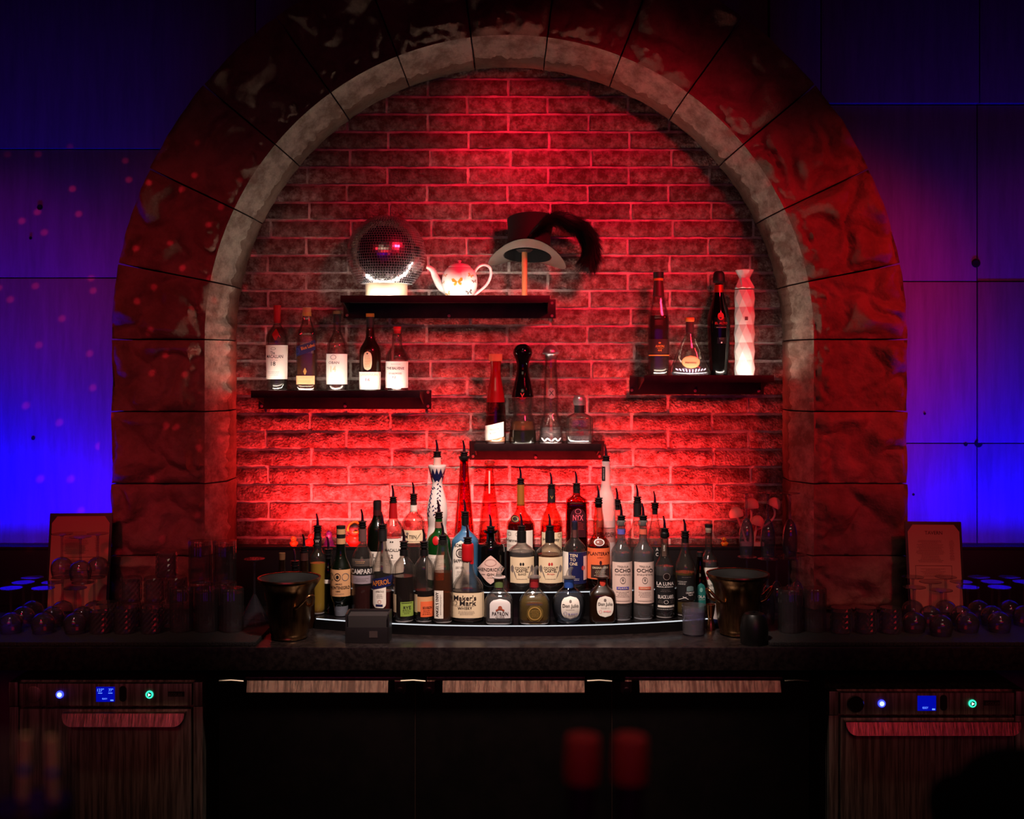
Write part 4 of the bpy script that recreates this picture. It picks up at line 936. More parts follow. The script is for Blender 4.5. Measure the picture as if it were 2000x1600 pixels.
# ---- middle row (front of the upper step)
bottle('green gin bottle with round red seal and pour spout', 857,
       [(1012, 6.8), (1034, 7.2), (1040, 10), (1046, 18), (1056, 23), (1068, 23.4), (B2, 22.5)], 't2', G_GREEN, YM, liq=(glass((70, 170, 70), .7, body=.2, bodycol=(40, 120, 50)), 1070), pour=(1012, 'metal'),
       caps=[('capsule', [(1019, 7.3), (1031, 7.6)], plain((150, 90, 80), .4))],
       labels=[dict(r=(846, 859, 1045, 1062), m=WAX, s='ellipse', n='red_seal', e=.001), dict(r=(836, 868, 1081, 1130), m=W, t=[('#', 850, 1104, 24, 34, GREYI)])])
bottle('sky blue gin bottle with arched white label and queen portrait', 908.5,
       [(1026, 7), (1036, 7.6), (1044, 17), (1054, 25.5), (1062, 26), (B2, 25)], 't2', G_BLUE, YM, n=3.6, flat=.85, liq=(glass((110, 180, 225), .7, body=.15, bodycol=(90, 150, 200)), 1052), pour=(1011, 'metal'),
       caps=[('rubber_neck', [(1010, 7.4), (1026, 7)], M_RUBBER)],
       labels=[dict(r=(885, 917, 1053, 1146), m=W, s='arch', t=[('BOMBAY', 901, 1062, 24, 6.5, INK), ('SAPPHIRE', 901, 1092, 28, 6.5, INK), ('@', 900, 1077, 17, 18, INK), ('o', 900, 1077, 9, 11, GREYI), ('DRY GIN', 899, 1105, 16, 4, GREYI), ('#', 900, 1124, 22, 26, GREYI)])])
bottle('squat black apothecary gin bottle with pink diamond label', 958.5,
       [(1039, 7.5), (1056, 8), (1060, 12), (1063, 25), (1068, 27.2), (B2, 26.6)], 't2', G_BLACK, YM, pour=(1040, 'metal'), caps=[('lip', [(1036, 13), (1040, 13.5), (1042, 9)], G_BLACK)],
       labels=[dict(r=(932, 985.5, 1081, 1137), m=plain((226, 190, 178), .6), s='diamond', t=[("HENDRICK'S", 958.5, 1108.5, 46, 6.5, INK), ('GIN', 958.5, 1118, 14, 5, INK), ('#', 958.5, 1124, 18, 3, GREYI), ('@', 958.5, 1095, 24, 14, plain((204, 160, 150), .6)), ('-', 944, 1118, 8, .8, INK), ('-', 973, 1118, 8, .8, INK)])])
def coconut(label, cx, liq, lev, ink):
    return bottle(label, cx, [(1052, 8.4), (1062, 8.6), (1068, 18), (1075, 25.6), (1080, 26), (B2, 26)], 't2', G_CLEAR, YM, liq=(liq, lev), pour=(1039, 'metal'),
       caps=[('rubber_neck', [(1038, 8.8), (1060, 9)], M_RUBBER)],
       labels=[dict(r=(cx - 22, cx + 24, 1085, 1135), m=CREAM, t=[('COCONUT', cx + 1, 1106, 28, 5, INK), ('CARTEL', cx + 1, 1111.5, 24, 5, INK), ('BLANCO' if ink is INK else 'Anejo', cx + 1, 1117.5, 15, 4, ink), ('#', cx + 1, 1127, 26, 4, GREYI), ('o', cx - 2, 1098, 4, 6, ink), ('o', cx + 3, 1098, 4, 6, ink)])],
       decor=[('painted_palms', GREYI, [leaf(cx - 18, 1108, 16, 6, 90), leaf(cx + 20, 1108, 16, 6, 90), leaf(cx - 13, 1118, 20, 2, 70), leaf(cx + 15, 1118, 20, 2, 110)])])
coconut('clear coconut rum bottle with black double-c lettering and dark collar', 1018.7, L_CLR, 1077, INK)
coconut('amber-filled coconut rum bottle with red double-c mark', 1074, L_AMBER, 1082, REDI)
bottle('round-shouldered rum bottle with dark blue three-word label and red dot', 1122.4,
       [(1019, 7), (1050, 7.2), (1054, 10), (1062, 18), (1074, 23.6), (B2, 23.6)], 't2', G_CLEAR, YM, liq=(L_CLR, 1080),
       caps=[('stopper', [(1018.5, 5), (1035, 5)], DKBLUE), ('cork', [(1035, 5), (1050, 4.4)], plain((150, 90, 90), .7))],
       labels=[dict(r=(1099, 1146, 1076, 1137), m=W, n='white_label'), dict(r=(1109, 1144.5, 1076, 1137), m=DKBLUE, e=.0011, t=[('TEN', 1119, 1082, 15, 6, CREAM), ('TO', 1117.5, 1090, 11, 6, CREAM), ('ONE', 1119, 1098, 15, 6, CREAM), ('o', 1138, 1106.5, 7, 9, REDI), ('#', 1122, 1128, 18, 5, WHITEINK)]),
               dict(r=(1138.5, 1146, 1084, 1130), m=plain((222, 190, 184), .6), n='side_strip', e=.0016)])
bottle('rum bottle with flared glass neck and orange label above a dark panel', 1169,
       [(985, 7.4), (998, 7.6), (1014, 10.5), (1030, 11), (1042, 9.5), (1050, 14), (1058, 21), (1066, 23), (B2, 23)], 't2', glass((245, 210, 200), .6), YM, liq=(L_DARK, 1066), pour=(984, 'metal'),
       labels=[dict(r=(1147, 1191, 1068, 1128), m=ORNG, t=[('PLANTERAY', 1168.5, 1078.5, 42, 6.5, MAROON), ('#', 1171, 1086, 18, 3, MAROON), ('o', 1171.5, 1096, 5, 8, MAROON)]),
               dict(r=(1153, 1189, 1100, 1125), m=plain((58, 32, 28), .55), n='dark_panel', e=.0012, t=[('ORIGINAL DARK', 1171, 1105.5, 31, 4, CREAM), ('#', 1171, 1116, 28, 12, CREAM)]),
               dict(r=(1158, 1180, 1050, 1064), m=glass((250, 200, 190), .8, body=.2, bodycol=(240, 170, 160)), s='ellipse', n='embossed_seal', t=[('@', 1169, 1057, 20, 13, WHITEINK)])])
# ---- front row (lower step)
bottle('clear bottle of yellow liqueur with black capsule and white crown mark', 620.5,
       [(1062, 7.4), (1074, 7.6), (1082, 10), (1090, 16), (1098, 16.4), (1202, 16)], 't1', G_CLEAR, None, liq=(L_YEL, 1103), pour=(1042, 'metal'),
       caps=[('capsule', [(1044, 6.6), (1052, 6.6), (1053, 7.6), (1074, 7.8)], BLK)],
       labels=[dict(r=(614, 627, 1055, 1070), m=BLK, n='capsule_print', t=[('W', 620.5, 1060, 9, 6, WHITEINK), ('#', 620.5, 1067, 11, 2, GREYI)])])
bottle('slim green bottle of yellow-green spirit with twin collar beside the orange label', 641.5,
       [(1086, 4.8), (1104, 5.2), (1112, 8), (1120, 9.6), (1200, 9.6)], 't1', glass((150, 160, 70), .55), None, liq=(glass((150, 150, 40), .6, body=.25, bodycol=(120, 116, 20)), 1122), pour=(1086, 'metal'),
       labels=[dict(r=(633, 648, 1133, 1141), m=W, n='price_strip')])
bottle('dark green bitter bottle with orange crest label and tapering foot tinted pale as if lit', 666,
       [(1031, 8.2), (1068, 8.6), (1084, 9.5), (1096, 13), (1110, 19), (1116, 20.4), (1166, 20.2), (1176, 18), (1182, 14.5), (1205, 12.5)], 't1', G_DKGREEN, None, liq=(plain((12, 8, 4), .2), 1094),
       caps=[('cap', [(1030, 8.6), (1036, 8.6)], BLK), ('neck_label', [(1036, 8.7), (1046, 8.7)], TAN), ('neck_band', [(1046, 8.6), (1054, 8.6)], BLK), ('seal_band', [(1054, 8.8), (1065, 8.8)], TAN),
             ('glass_foot', [(1181, 14.7), (1204, 12.8)], glass((200, 205, 215), .5, body=.35, bodycol=(170, 175, 190)))],  # pale glass carries the light from the step in its colour
       labels=[dict(r=(646, 686, 1113, 1165), m=TAN, t=[('AMARO', 664, 1140.5, 14, 3, INK), ('MONTENEGRO', 666, 1147.5, 37, 6, INK), ('1885', 663, 1154.5, 9, 3, INK), ('#', 666, 1159.5, 30, 4, GREYI), ('@', 662, 1127, 13, 15, INK), ('o', 662, 1127, 6, 7, INK), ('@', 677, 1127, 13, 15, GREYI), ('@', 650, 1127, 9, 15, plain((70, 84, 40), .6))])])
bottle('clear aperitif bottle with black band label in white capitals and dark red contents', 708,
       [(1032, 7.4), (1060, 7.6), (1068, 10), (1080, 17), (1092, 21.6), (1102, 21.8), (1204, 21)], 't1', G_CLEAR, -0.45, liq=(L_RUBY, 1138), pour=(1031, 'metal'),
       caps=[('capsule', [(1034, 7.8), (1058, 8)], plain((120, 84, 82), .4, .3))],
       labels=[dict(r=(687, 729, 1106, 1122), m=BLK, t=[('CAMPARI', 707, 1114, 40, 10, WHITEINK)]), dict(r=(687, 729, 1122, 1138), m=plain((150, 136, 146), .4), n='lower_label', t=[('#', 708, 1130, 30, 8, GREYI)]),
               dict(r=(689, 727, 1090, 1104), m=glass((225, 210, 205), .9, body=.12, bodycol=(210, 190, 180)), n='embossed_shoulder', t=[('#', 706, 1096, 26, 6, TAN)])])
bottle('orange-red aperitif bottle with slanted dark blue label and white shield', 747,
       [(1052, 7.4), (1062, 8.2), (1078, 11), (1094, 18), (1106, 21), (1203, 20.4)], 't1', G_CLEAR, -0.477, liq=(L_ORRED, 1150), pour=(1032, 'metal'),
       caps=[('cap', [(1032, 8.4), (1053, 8.6)], BLK)],
       labels=[dict(r=(727, 767, 1121, 1141), m=DKBLUE, skew=-8, e=.0012, t=[('APEROL', 746, 1131, 35, 10, ORG2, 9)]),
               dict(r=(730, 756, 1138, 1180), m=W, s='roundbot', t=[('APERITIVO', 744, 1148, 16, 3.5, GREYI), ('#', 744, 1157, 14, 9, GREYI), ('@', 743.5, 1168, 7, 7, REDI), ('-', 743, 1175, 14, 4, DKBLUE)]),
               dict(r=(740, 754, 1045, 1050), m=BLK, n='cap_print', t=[('Aperol', 747, 1048, 12, 3.5, REDI)])])
def syrup(label, cx, liq, lev, lab, hw):
    return bottle(label, cx, [(1090, 7.6), (1094, 8.5), (1100, 14), (1110, hw - .4), (1122, hw), (1218, hw - .8)], 't1', G_CLEAR, None, liq=(liq, lev), pour=(1074, 'metal', 0.2),
       caps=[('rubber_neck', [(1078, 8), (1090, 8.2)], M_RUBBER)],
       labels=[dict(r=(cx - hw + 1, cx - hw + 8, 1163, 1198), m=plain((210, 184, 150), .6), n='back_label_edge')] + lab)
syrup('small round-shouldered whiskey bottle of dark spirit with green square label', 789, L_DARK, 1130,
      [dict(r=(784, 808, 1177, 1205), m=GRNL, t=[('RYE', 797, 1188, 14, 6, INK), ('#', 796, 1196, 16, 9, INK), ('-', 796, 1179, 20, .8, INK)])], 21.5)
syrup('small round-shouldered whiskey bottle with orange square label over tan band', 828.5, L_DARK, 1156,
      [dict(r=(809, 847, 1167, 1196), m=TAN, n='tan_band'), dict(r=(823, 846, 1176, 1206), m=ORNG, e=.0012, t=[('BOURBON', 836, 1188, 17, 5, INK), ('#', 835, 1197, 16, 10, INK)])], 20)
bottle('tapering bourbon bottle with narrow upright white label', 865,
       [(1060, 9.5), (1074, 10), (1090, 13), (1108, 18.5), (1118, 19.8), (1160, 20.2), (1219.5, 20.2)], 't1', G_CLEAR, None, n=2.8, liq=(L_AMBER, 1121), pour=(1062, 'metal', .1),
       caps=[('rubber_neck', [(1052, 7), (1066, 7)], M_RUBBER)],
       labels=[dict(r=(849.5, 867, 1155, 1209), m=W, t=[("ANGEL'S ENVY", 855, 1182, 48, 6, INK, 90), ('#', 862, 1182, 4, 40, GREYI)])])
bottle('squat whisky bottle with red wax dripping down the neck and cream label', 913.5,
       [(1068, 10), (1100, 10.6), (1118, 12), (1128, 15), (1138, 24), (1150, 31), (1160, 32), (1205, 32), (1217, 31)], 't1', G_CLEAR, None, n=2.6, flat=.72, liq=(L_DARK, 1158), pour=(1067, 'metal', .0),
       caps=[('red_wax', [(1067.5, 10.6), (1070, 11.6), (1090, 12), (1100, 12.2), (1102, 10.8)], WAX)],
       labels=[dict(r=(882, 945.5, 1159.5, 1208), m=CREAM, t=[("Maker's", 909, 1168.5, 44, 9.5, INK), ('Mark', 915, 1178.5, 32, 9.5, INK), ('@', 889.5, 1178.5, 9, 9, INK), ('WHISKY', 909, 1188.5, 28, 5, INK), ('#', 909, 1184, 40, 2, GREYI), ('#', 912, 1197.5, 44, 8, GREYI)]),
               dict(r=(918.5, 926, 1098, 1106), m=WAX, n='wax_drip', s='roundbot', e=.002)])
def squat(label, cx, gm, liq, lev, neckmat, prof, n, flat, labels, ribbon):
    return bottle(label, cx, prof, 't1', gm, None, n=n, flat=flat, liq=(liq, lev) if liq else None, pour=(1133, 'clear'),
       caps=[('neck_band', [(1137, 9.4), (1152, 9.6)], neckmat), ('lip', [(1131, 12.5), (1134, 13), (1136, 9.5)], ribbon)], labels=labels)
LIPC = glass((236, 232, 230), .5, body=.15, bodycol=(210, 200, 196))
squat('clear square-bodied tequila bottle with bee label and clear pourer', 974.5, G_CLEAR, L_CLR, 1168, plain((92, 110, 60), .5),
      [(1133, 9), (1154, 9.4), (1160, 14), (1170, 25), (1180, 28.6), (1216, 28.8), (1222, 27)], 4.0, .8,
      [dict(r=(957, 997, 1171, 1208), m=plain((224, 216, 214), .5), s='arch', t=[('PATRON', 977, 1199, 31, 7, INK), ('SILVER', 977, 1205, 18, 3, GREYI), ('o', 977, 1188, 8, 8, plain((160, 74, 50), .5)), ('-', 973, 1191, 9, 3, plain((160, 74, 50), .5), 30), ('-', 981, 1191, 9, 3, plain((160, 74, 50), .5), -30)])], plain((200, 180, 176), .4))
squat('square-bodied tequila bottle of pale gold spirit turned label away', 1043.5, G_CLEAR, L_GOLD, 1168, plain((150, 30, 36), .5),
      [(1133, 9), (1154, 9.4), (1160, 14), (1170, 25), (1180, 31.5), (1216, 32), (1222, 30)], 4.0, .8,
      [dict(r=(1029, 1060, 1184, 1214), m=glass((210, 180, 100), .8, body=.3, bodycol=(170, 140, 76)), s='oct', n='reversed_label', t=[('@', 1044, 1199, 26, 26, GOLDI), ('#', 1045, 1199, 20, 14, GOLDI)])], LIPC)
squat('round clear tequila bottle with blue neck band and rounded white label', 1111, glass((226, 230, 236), .55), L_CLR, 1160, plain((40, 74, 150), .5),
      [(1133, 9), (1148, 9.4), (1153, 13), (1162, 25), (1176, 32), (1192, 33), (1210, 29), (1220, 24)], 2.0, .8,
      [dict(r=(1095, 1131, 1165, 1209), m=W, s='oval', t=[('Don Julio', 1113, 1183.5, 31, 8, INK), ('BLANCO', 1118, 1199, 18, 4, VIOL), ('@', 1103, 1197.5, 7, 7, VIOL), ('o', 1113, 1174, 5, 5, GREYI), ('#', 1112, 1190, 20, 3, GREYI), ('#', 1113, 1204, 16, 2, GREYI)])], LIPC)
squat('dark brown square-shouldered tequila bottle with red neck band and rounded white label', 1176.5, G_BROWN, plain((14, 8, 5), .2), 1152, plain((200, 60, 44), .5),
      [(1133, 9), (1147, 9.6), (1152, 15), (1160, 23), (1168, 26), (1213, 26), (1218.6, 25)], 4.2, .85,
      [dict(r=(1164, 1196.5, 1165, 1206), m=W, s='oval', t=[('Don Julio', 1180.5, 1181, 28, 7.5, INK), ('ANEJO', 1184, 1195, 15, 4, PINKI), ('@', 1171, 1195, 6, 6, PINKI), ('o', 1180, 1172.5, 5, 5, GREYI), ('#', 1180, 1188, 18, 3, GREYI)])], plain((40, 20, 14), .3))
def ocho(label, cx, base, band, word):
    return bottle(label, cx, [(1032, 7.4), (1060, 7.8), (1068, 11), (1076, 18), (1086, 21.2), (base, 21)], 't1', G_WET, None, liq=(L_CLR, 1084), pour=(1024, 'metal'),
       caps=[('lip', [(1021, 8), (1023, 9), (1030, 9), (1032, 8)], LIPC), ('neck_band', [(1038, 7.8), (1048, 7.8)], band)],
       labels=[dict(r=(cx - 18.5, cx + 20, 1100, 1180), m=plain((222, 192, 180), .6), t=[('TEQUILA', cx + 1, 1108.5, 22, 4, GREYI), ('OCHO', cx + 1, 1116, 31, 7, INK), ('SINGLE ESTATE', cx + 1, 1124, 30, 3, GREYI), ('@', cx + 1, 1135, 11, 13, GREYI), ('o', cx + 1, 1134, 4, 5, GREYI),
              ('#', cx + 1, 1162, 28, 12, GREYI), ('-', cx + 1, 1175, 28, .6, GREYI)]),
               dict(r=(cx - 11, cx + 13, 1147.5, 1153), m=band, n='colour_band', e=.0012, t=[(word, cx + 1, 1150.3, 18, 3, CREAM)])])
ocho('tall clear tequila bottle with pale label and violet-blue band', 1213.6, 1215, VIOL, 'PLATA')
ocho('tall clear tequila bottle with pale label and red-orange band', 1256.3, 1213, plain((214, 96, 72), .6), 'REPOSADO')
bottle('mezcal bottle with full black label in white capitals and round dark medallion', 1298,
       [(1056, 7.4), (1078, 8), (1092, 9.5), (1100, 14), (1110, 18.8), (1120, 20), (1210, 19.6)], 't1', G_CLEAR, None, liq=(L_CLR, 1110), pour=(1048, 'metal'),
       caps=[('lip', [(1044, 8), (1046, 9), (1054, 8.4)], M_RUBBER)],
       labels=[dict(r=(1278.5, 1317.5, 1126, 1195), m=BLK, t=[('LA LUNA', 1297.5, 1141.5, 33, 6.5, WHITEINK), ('MEZCAL ARTESANAL', 1297.5, 1147.5, 32, 2.6, WHITEINK), ('#', 1298, 1155, 20, 6, GREYI), ('BLACK LABEL', 1299, 1167, 31, 7, WHITEINK), ('@', 1298.5, 1177, 9, 7, WHITEINK), ('#', 1288, 1176, 9, 8, GREYI), ('#', 1310, 1176, 7, 8, GREYI), ('-', 1299, 1185.5, 32, 4, W), ('#', 1298, 1191, 32, 3, WHITEINK)]),
               dict(r=(1292, 1307, 1119.5, 1135), m=plain((34, 24, 22), .3), s='ellipse', n='medallion', e=.0018, t=[('@', 1299.5, 1127.5, 14, 14, GREYI)]),
               dict(r=(1292, 1300.5, 1067, 1090), m=plain((70, 50, 40), .5), n='neck_strip', t=[('LUNA', 1296, 1074, 11, 3, W, 90)])])
bottle('broad-shouldered tequila bottle of gold spirit with signed black label', 1338,
       [(1052, 6.2), (1066, 7), (1084, 9.5), (1096, 14), (1108, 19.5), (1118, 20.6), (1206, 20.2)], 't1', G_CLEAR, None, liq=(L_GOLD, 1122), pour=(1054, 'metal'),
       caps=[('rubber_neck', [(1050, 6.6), (1065, 6.8)], M_RUBBER)],
       labels=[dict(r=(1320.5, 1358, 1125.5, 1174), m=BLK, t=[('CASAMIGOS', 1345, 1159, 17, 3.6, WHITEINK), ('Tequila', 1346, 1163.5, 10, 4, WHITEINK), ('#', 1338, 1129, 32, 3, GREYI), ('#', 1330, 1140, 18, 8, WHITEINK), ('-', 1330, 1170, 16, 1, WHITEINK, 20), ('-', 1336, 1169, 12, 1, WHITEINK, -25)]),
               dict(r=(1338, 1352, 1146, 1156), m=plain((110, 130, 130), .5), n='agave_mark', s='arch', e=.001)])
bottle('bottle with arched teal label half hidden by the water tumbler', 1367,
       [(1078, 5), (1092, 6), (1106, 9), (1122, 14), (1134, 16), (1188, 16)], 't1', glass((170, 150, 120), .55), -0.40, liq=(L_GOLD, 1130), caps=[('stopper', [(1070, 6), (1079, 6)], BLK)],
       labels=[dict(r=(1357.5, 1376, 1128, 1182), m=TEAL, s='arch', t=[('OLA', 1367.5, 1154.5, 15, 5.5, WHITEINK), ('#', 1368, 1160, 14, 4, WHITEINK), ('o', 1367, 1141, 6, 9, plain((120, 180, 170), .5)), ('#', 1367, 1172, 12, 10, plain((120, 180, 170), .5))])])
# ---- behind the left bucket, standing on the counter
bottle('dark bottle with tall cork at the far left end behind the bronze bucket', 551,
       [(1062, 6.4), (1086, 7), (1100, 12), (1112, 17), (1185, 17)], 'c', G_BROWN, -0.40, liq=(L_DARK, 1100), caps=[('cork', [(1049, 6.2), (1066, 5.6)], CORK)])
bottle('clear-necked bottle with dark spirit and metal spout between the two dark bottles', 576,
       [(1094, 6), (1108, 8), (1120, 14), (1190, 14)], 'c', glass((90, 70, 60), .5), -0.36, liq=(L_DARK, 1112), pour=(1086, 'metal'))
bottle('dark brown long-necked bottle with capsule and spout above the bronze bucket', 594,
       [(1062, 7.4), (1096, 8), (1106, 12), (1116, 19), (1126, 21), (1196, 21)], 'c', G_BROWN, -0.46, liq=(L_DARK, 1120), pour=(1050, 'metal'),
       caps=[('capsule', [(1048, 7.2), (1066, 7.8)], plain((70, 34, 28), .5))])
# ================================================================== TOP SHELF: mirror ball, teapot, hat
YT = -0.105; ST = S(YT)
def sphere(bm, c, r, u=20, v=12, sc=(1, 1, 1)):
    bmesh.ops.create_uvsphere(bm, u_segments=u, v_segments=v, radius=r, matrix=Matrix.Translation(c) @ Matrix.Diagonal((*sc, 1)))
def mirror_ball():
    x0 = PX(755, YT); t = thing('mirror_ball', 'mirrored disco ball sitting in a glowing cream ring base', 'disco ball', (x0, YT, ZS_TOP + .0006))
    R = 77 / ST; cz = PZ(498, YT) - ZS_TOP; zc = PZ(556, YT) - ZS_TOP          # centre, cut height
    bm = bmesh.new(); prof = []
    a0 = math.asin((zc - cz) / R)
    for i in range(25):
        a = a0 + (PI / 2 - a0) * i / 24; prof.append((max(R * .985 * math.cos(a), 1e-6), cz + R * .985 * math.sin(a)))
    lathe(bm, prof, 48); finish(bm, 'core', plain((232, 224, 224), .5), t, 60)
    bm = bmesh.new(); ts = 0.0088; rows = int((PI / 2 - a0) * R / ts); rg = random.Random(3)
    for i in range(rows):
        a = a0 + (PI / 2 - a0) * (i + .5) / rows; n = max(4, int(2 * PI * R * math.cos(a) / ts)); da = (PI / 2 - a0) / rows * .42
        ph = rg.random()
        for k in range(n):
            b = 2 * PI * (k + ph) / n; db = 2 * PI / n * .42
            nrm = Vector((math.cos(a) * math.cos(b), math.cos(a) * math.sin(b), math.sin(a)))
            e1 = Vector((-math.sin(b), math.cos(b), 0)); e2 = nrm.cross(e1)
            j = nrm + e1 * rg.gauss(0, .02) + e2 * rg.gauss(0, .02); j.normalize()
            f1 = (e1 - j * e1.dot(j)).normalized(); f2 = j.cross(f1)
            hw = R * math.cos(a) * math.sin(db); hh = R * math.sin(da); c = nrm * R + Vector((0, 0, cz))
            bm.faces.new([bm.verts.new(c + f1 * p * hw + f2 * q * hh) for p, q in ((-1, -1), (1, -1), (1, 1), (-1, 1))])
    me = bpy.data.meshes.new('mirror_tiles'); bm.to_mesh(me); bm.free()
    tag(link(me, 'mirror_tiles', plain((225, 220, 222), .17, 1.0), t), None, kind='stuff')
    bm = bmesh.new(); r = 41 / ST; lathe(bm, [(r * .9, 0), (r, .003), (r, zc - .003), (r * .95, zc + .004), (r * .8, zc + .006)], 40)
    finish(bm, 'ring_base', glass((250, 232, 200), .9, .3, body=.9, bodycol=(244, 226, 190), gloss=.4), t, 50)
mirror_ball()
def teapot():
    cx = 897.6; x0 = PX(cx, YT); t = thing('teapot', 'white porcelain teapot with painted butterflies and gold-free round lid', 'teapot', (x0, YT, ZS_TOP + .0006))
    t['label'] = 'white porcelain teapot painted with small butterflies on the top shelf'
    zz = lambda py: (579.5 - py) / ST
    P = chaikin([(zz(579), 20 / ST), (zz(575), 27 / ST), (zz(562), 33.5 / ST), (zz(545), 35.5 / ST), (zz(530), 32.5 / ST), (zz(521), 26 / ST), (zz(518.5), 21 / ST)], 2)
    por = plain((240, 232, 226), .18, name='white_porcelain')
    bm = bmesh.new(); lathe(bm, [(r, z) for z, r in P], 40); body = finish(bm, 'body', por, t, 60)
    bm = bmesh.new(); lathe(bm, chaikin([(22 / ST, zz(519)), (22 / ST, zz(517)), (17 / ST, zz(513)), (9 / ST, zz(510.5)), (2 / ST, zz(510))], 2), 36)
    lid = finish(bm, 'lid', por, t, 60)
    bm = bmesh.new(); lathe(bm, chaikin([(2.6 / ST, zz(511)), (2.2 / ST, zz(509)), (4.2 / ST, zz(506.5)), (3.4 / ST, zz(504.5)), (0.4 / ST, zz(504))], 2), 20)
    finish(bm, 'knob', por, lid, 60)
    q = lambda px, py, y=0.0: ((px - cx) / ST, y, zz(py))
    bm = bmesh.new(); pts = curve_pts([q(876, 563), q(862, 556), q(851, 538), q(845, 524), q(838, 518.5), q(833, 518)], 5)
    tube(bm, pts, [(11 - 7.6 * (i / (len(pts) - 1)) ** .7) / ST for i in range(len(pts))], 16); finish(bm, 'spout', por, t, 60)
    bm = bmesh.new(); pts = curve_pts([q(925, 541), q(928, 526), q(937, 515.5), q(948, 513.5), q(957, 520), q(958.5, 534), q(952, 550), q(940, 562), q(926, 573)], 5)
    tube(bm, pts, 2.7 / ST, 10); finish(bm, 'handle', por, t, 60)
    def sf(x, z):
        for (za, ra), (zb, rb) in zip(P, P[1:]):
            if za <= z <= zb: r = ra + (rb - ra) * (z - za) / max(zb - za, 1e-9); break
        else: r = P[-1][1]
        r += .0006; return Vector((x, -math.sqrt(max(r * r - x * x, 0)), z))
    def fly(px, py, s, mat, rot=0):
        bm = bmesh.new(); c, sn = math.cos(rot), math.sin(rot)
        for pl in (((0, 0), (5, 5.5), (8, 5), (7.5, 1), (3, -1)), ((0, 0), (3, -1), (6, -2), (5, -5.5), (2, -4.5)), ((0, 0), (-5, 5.5), (-8, 5), (-7.5, 1), (-3, -1)), ((0, 0), (-3, -1), (-6, -2), (-5, -5.5), (-2, -4.5))):
            bm.faces.new([bm.verts.new(sf((px - cx) / ST + (u * c - v * sn) * s / ST, zz(py) + (u * sn + v * c) * s / ST)) for u, v in pl])
        finish(bm, 'painted_butterfly', mat, body)
    gold = plain((206, 134, 40), .4); fly(895, 549, 1.35, gold, .1); fly(876, 571, .7, plain((214, 150, 90), .4), .5); fly(917, 568, .8, plain((90, 86, 84), .4), .3)
    fly(920, 536, .7, plain((200, 150, 90), .4), -.4); fly(927, 547, .55, plain((120, 110, 100), .4), .3); fly(870, 535, .6, plain((214, 150, 120), .4), -.3); fly(866, 549, .45, plain((180, 140, 90), .4), .2)
teapot()
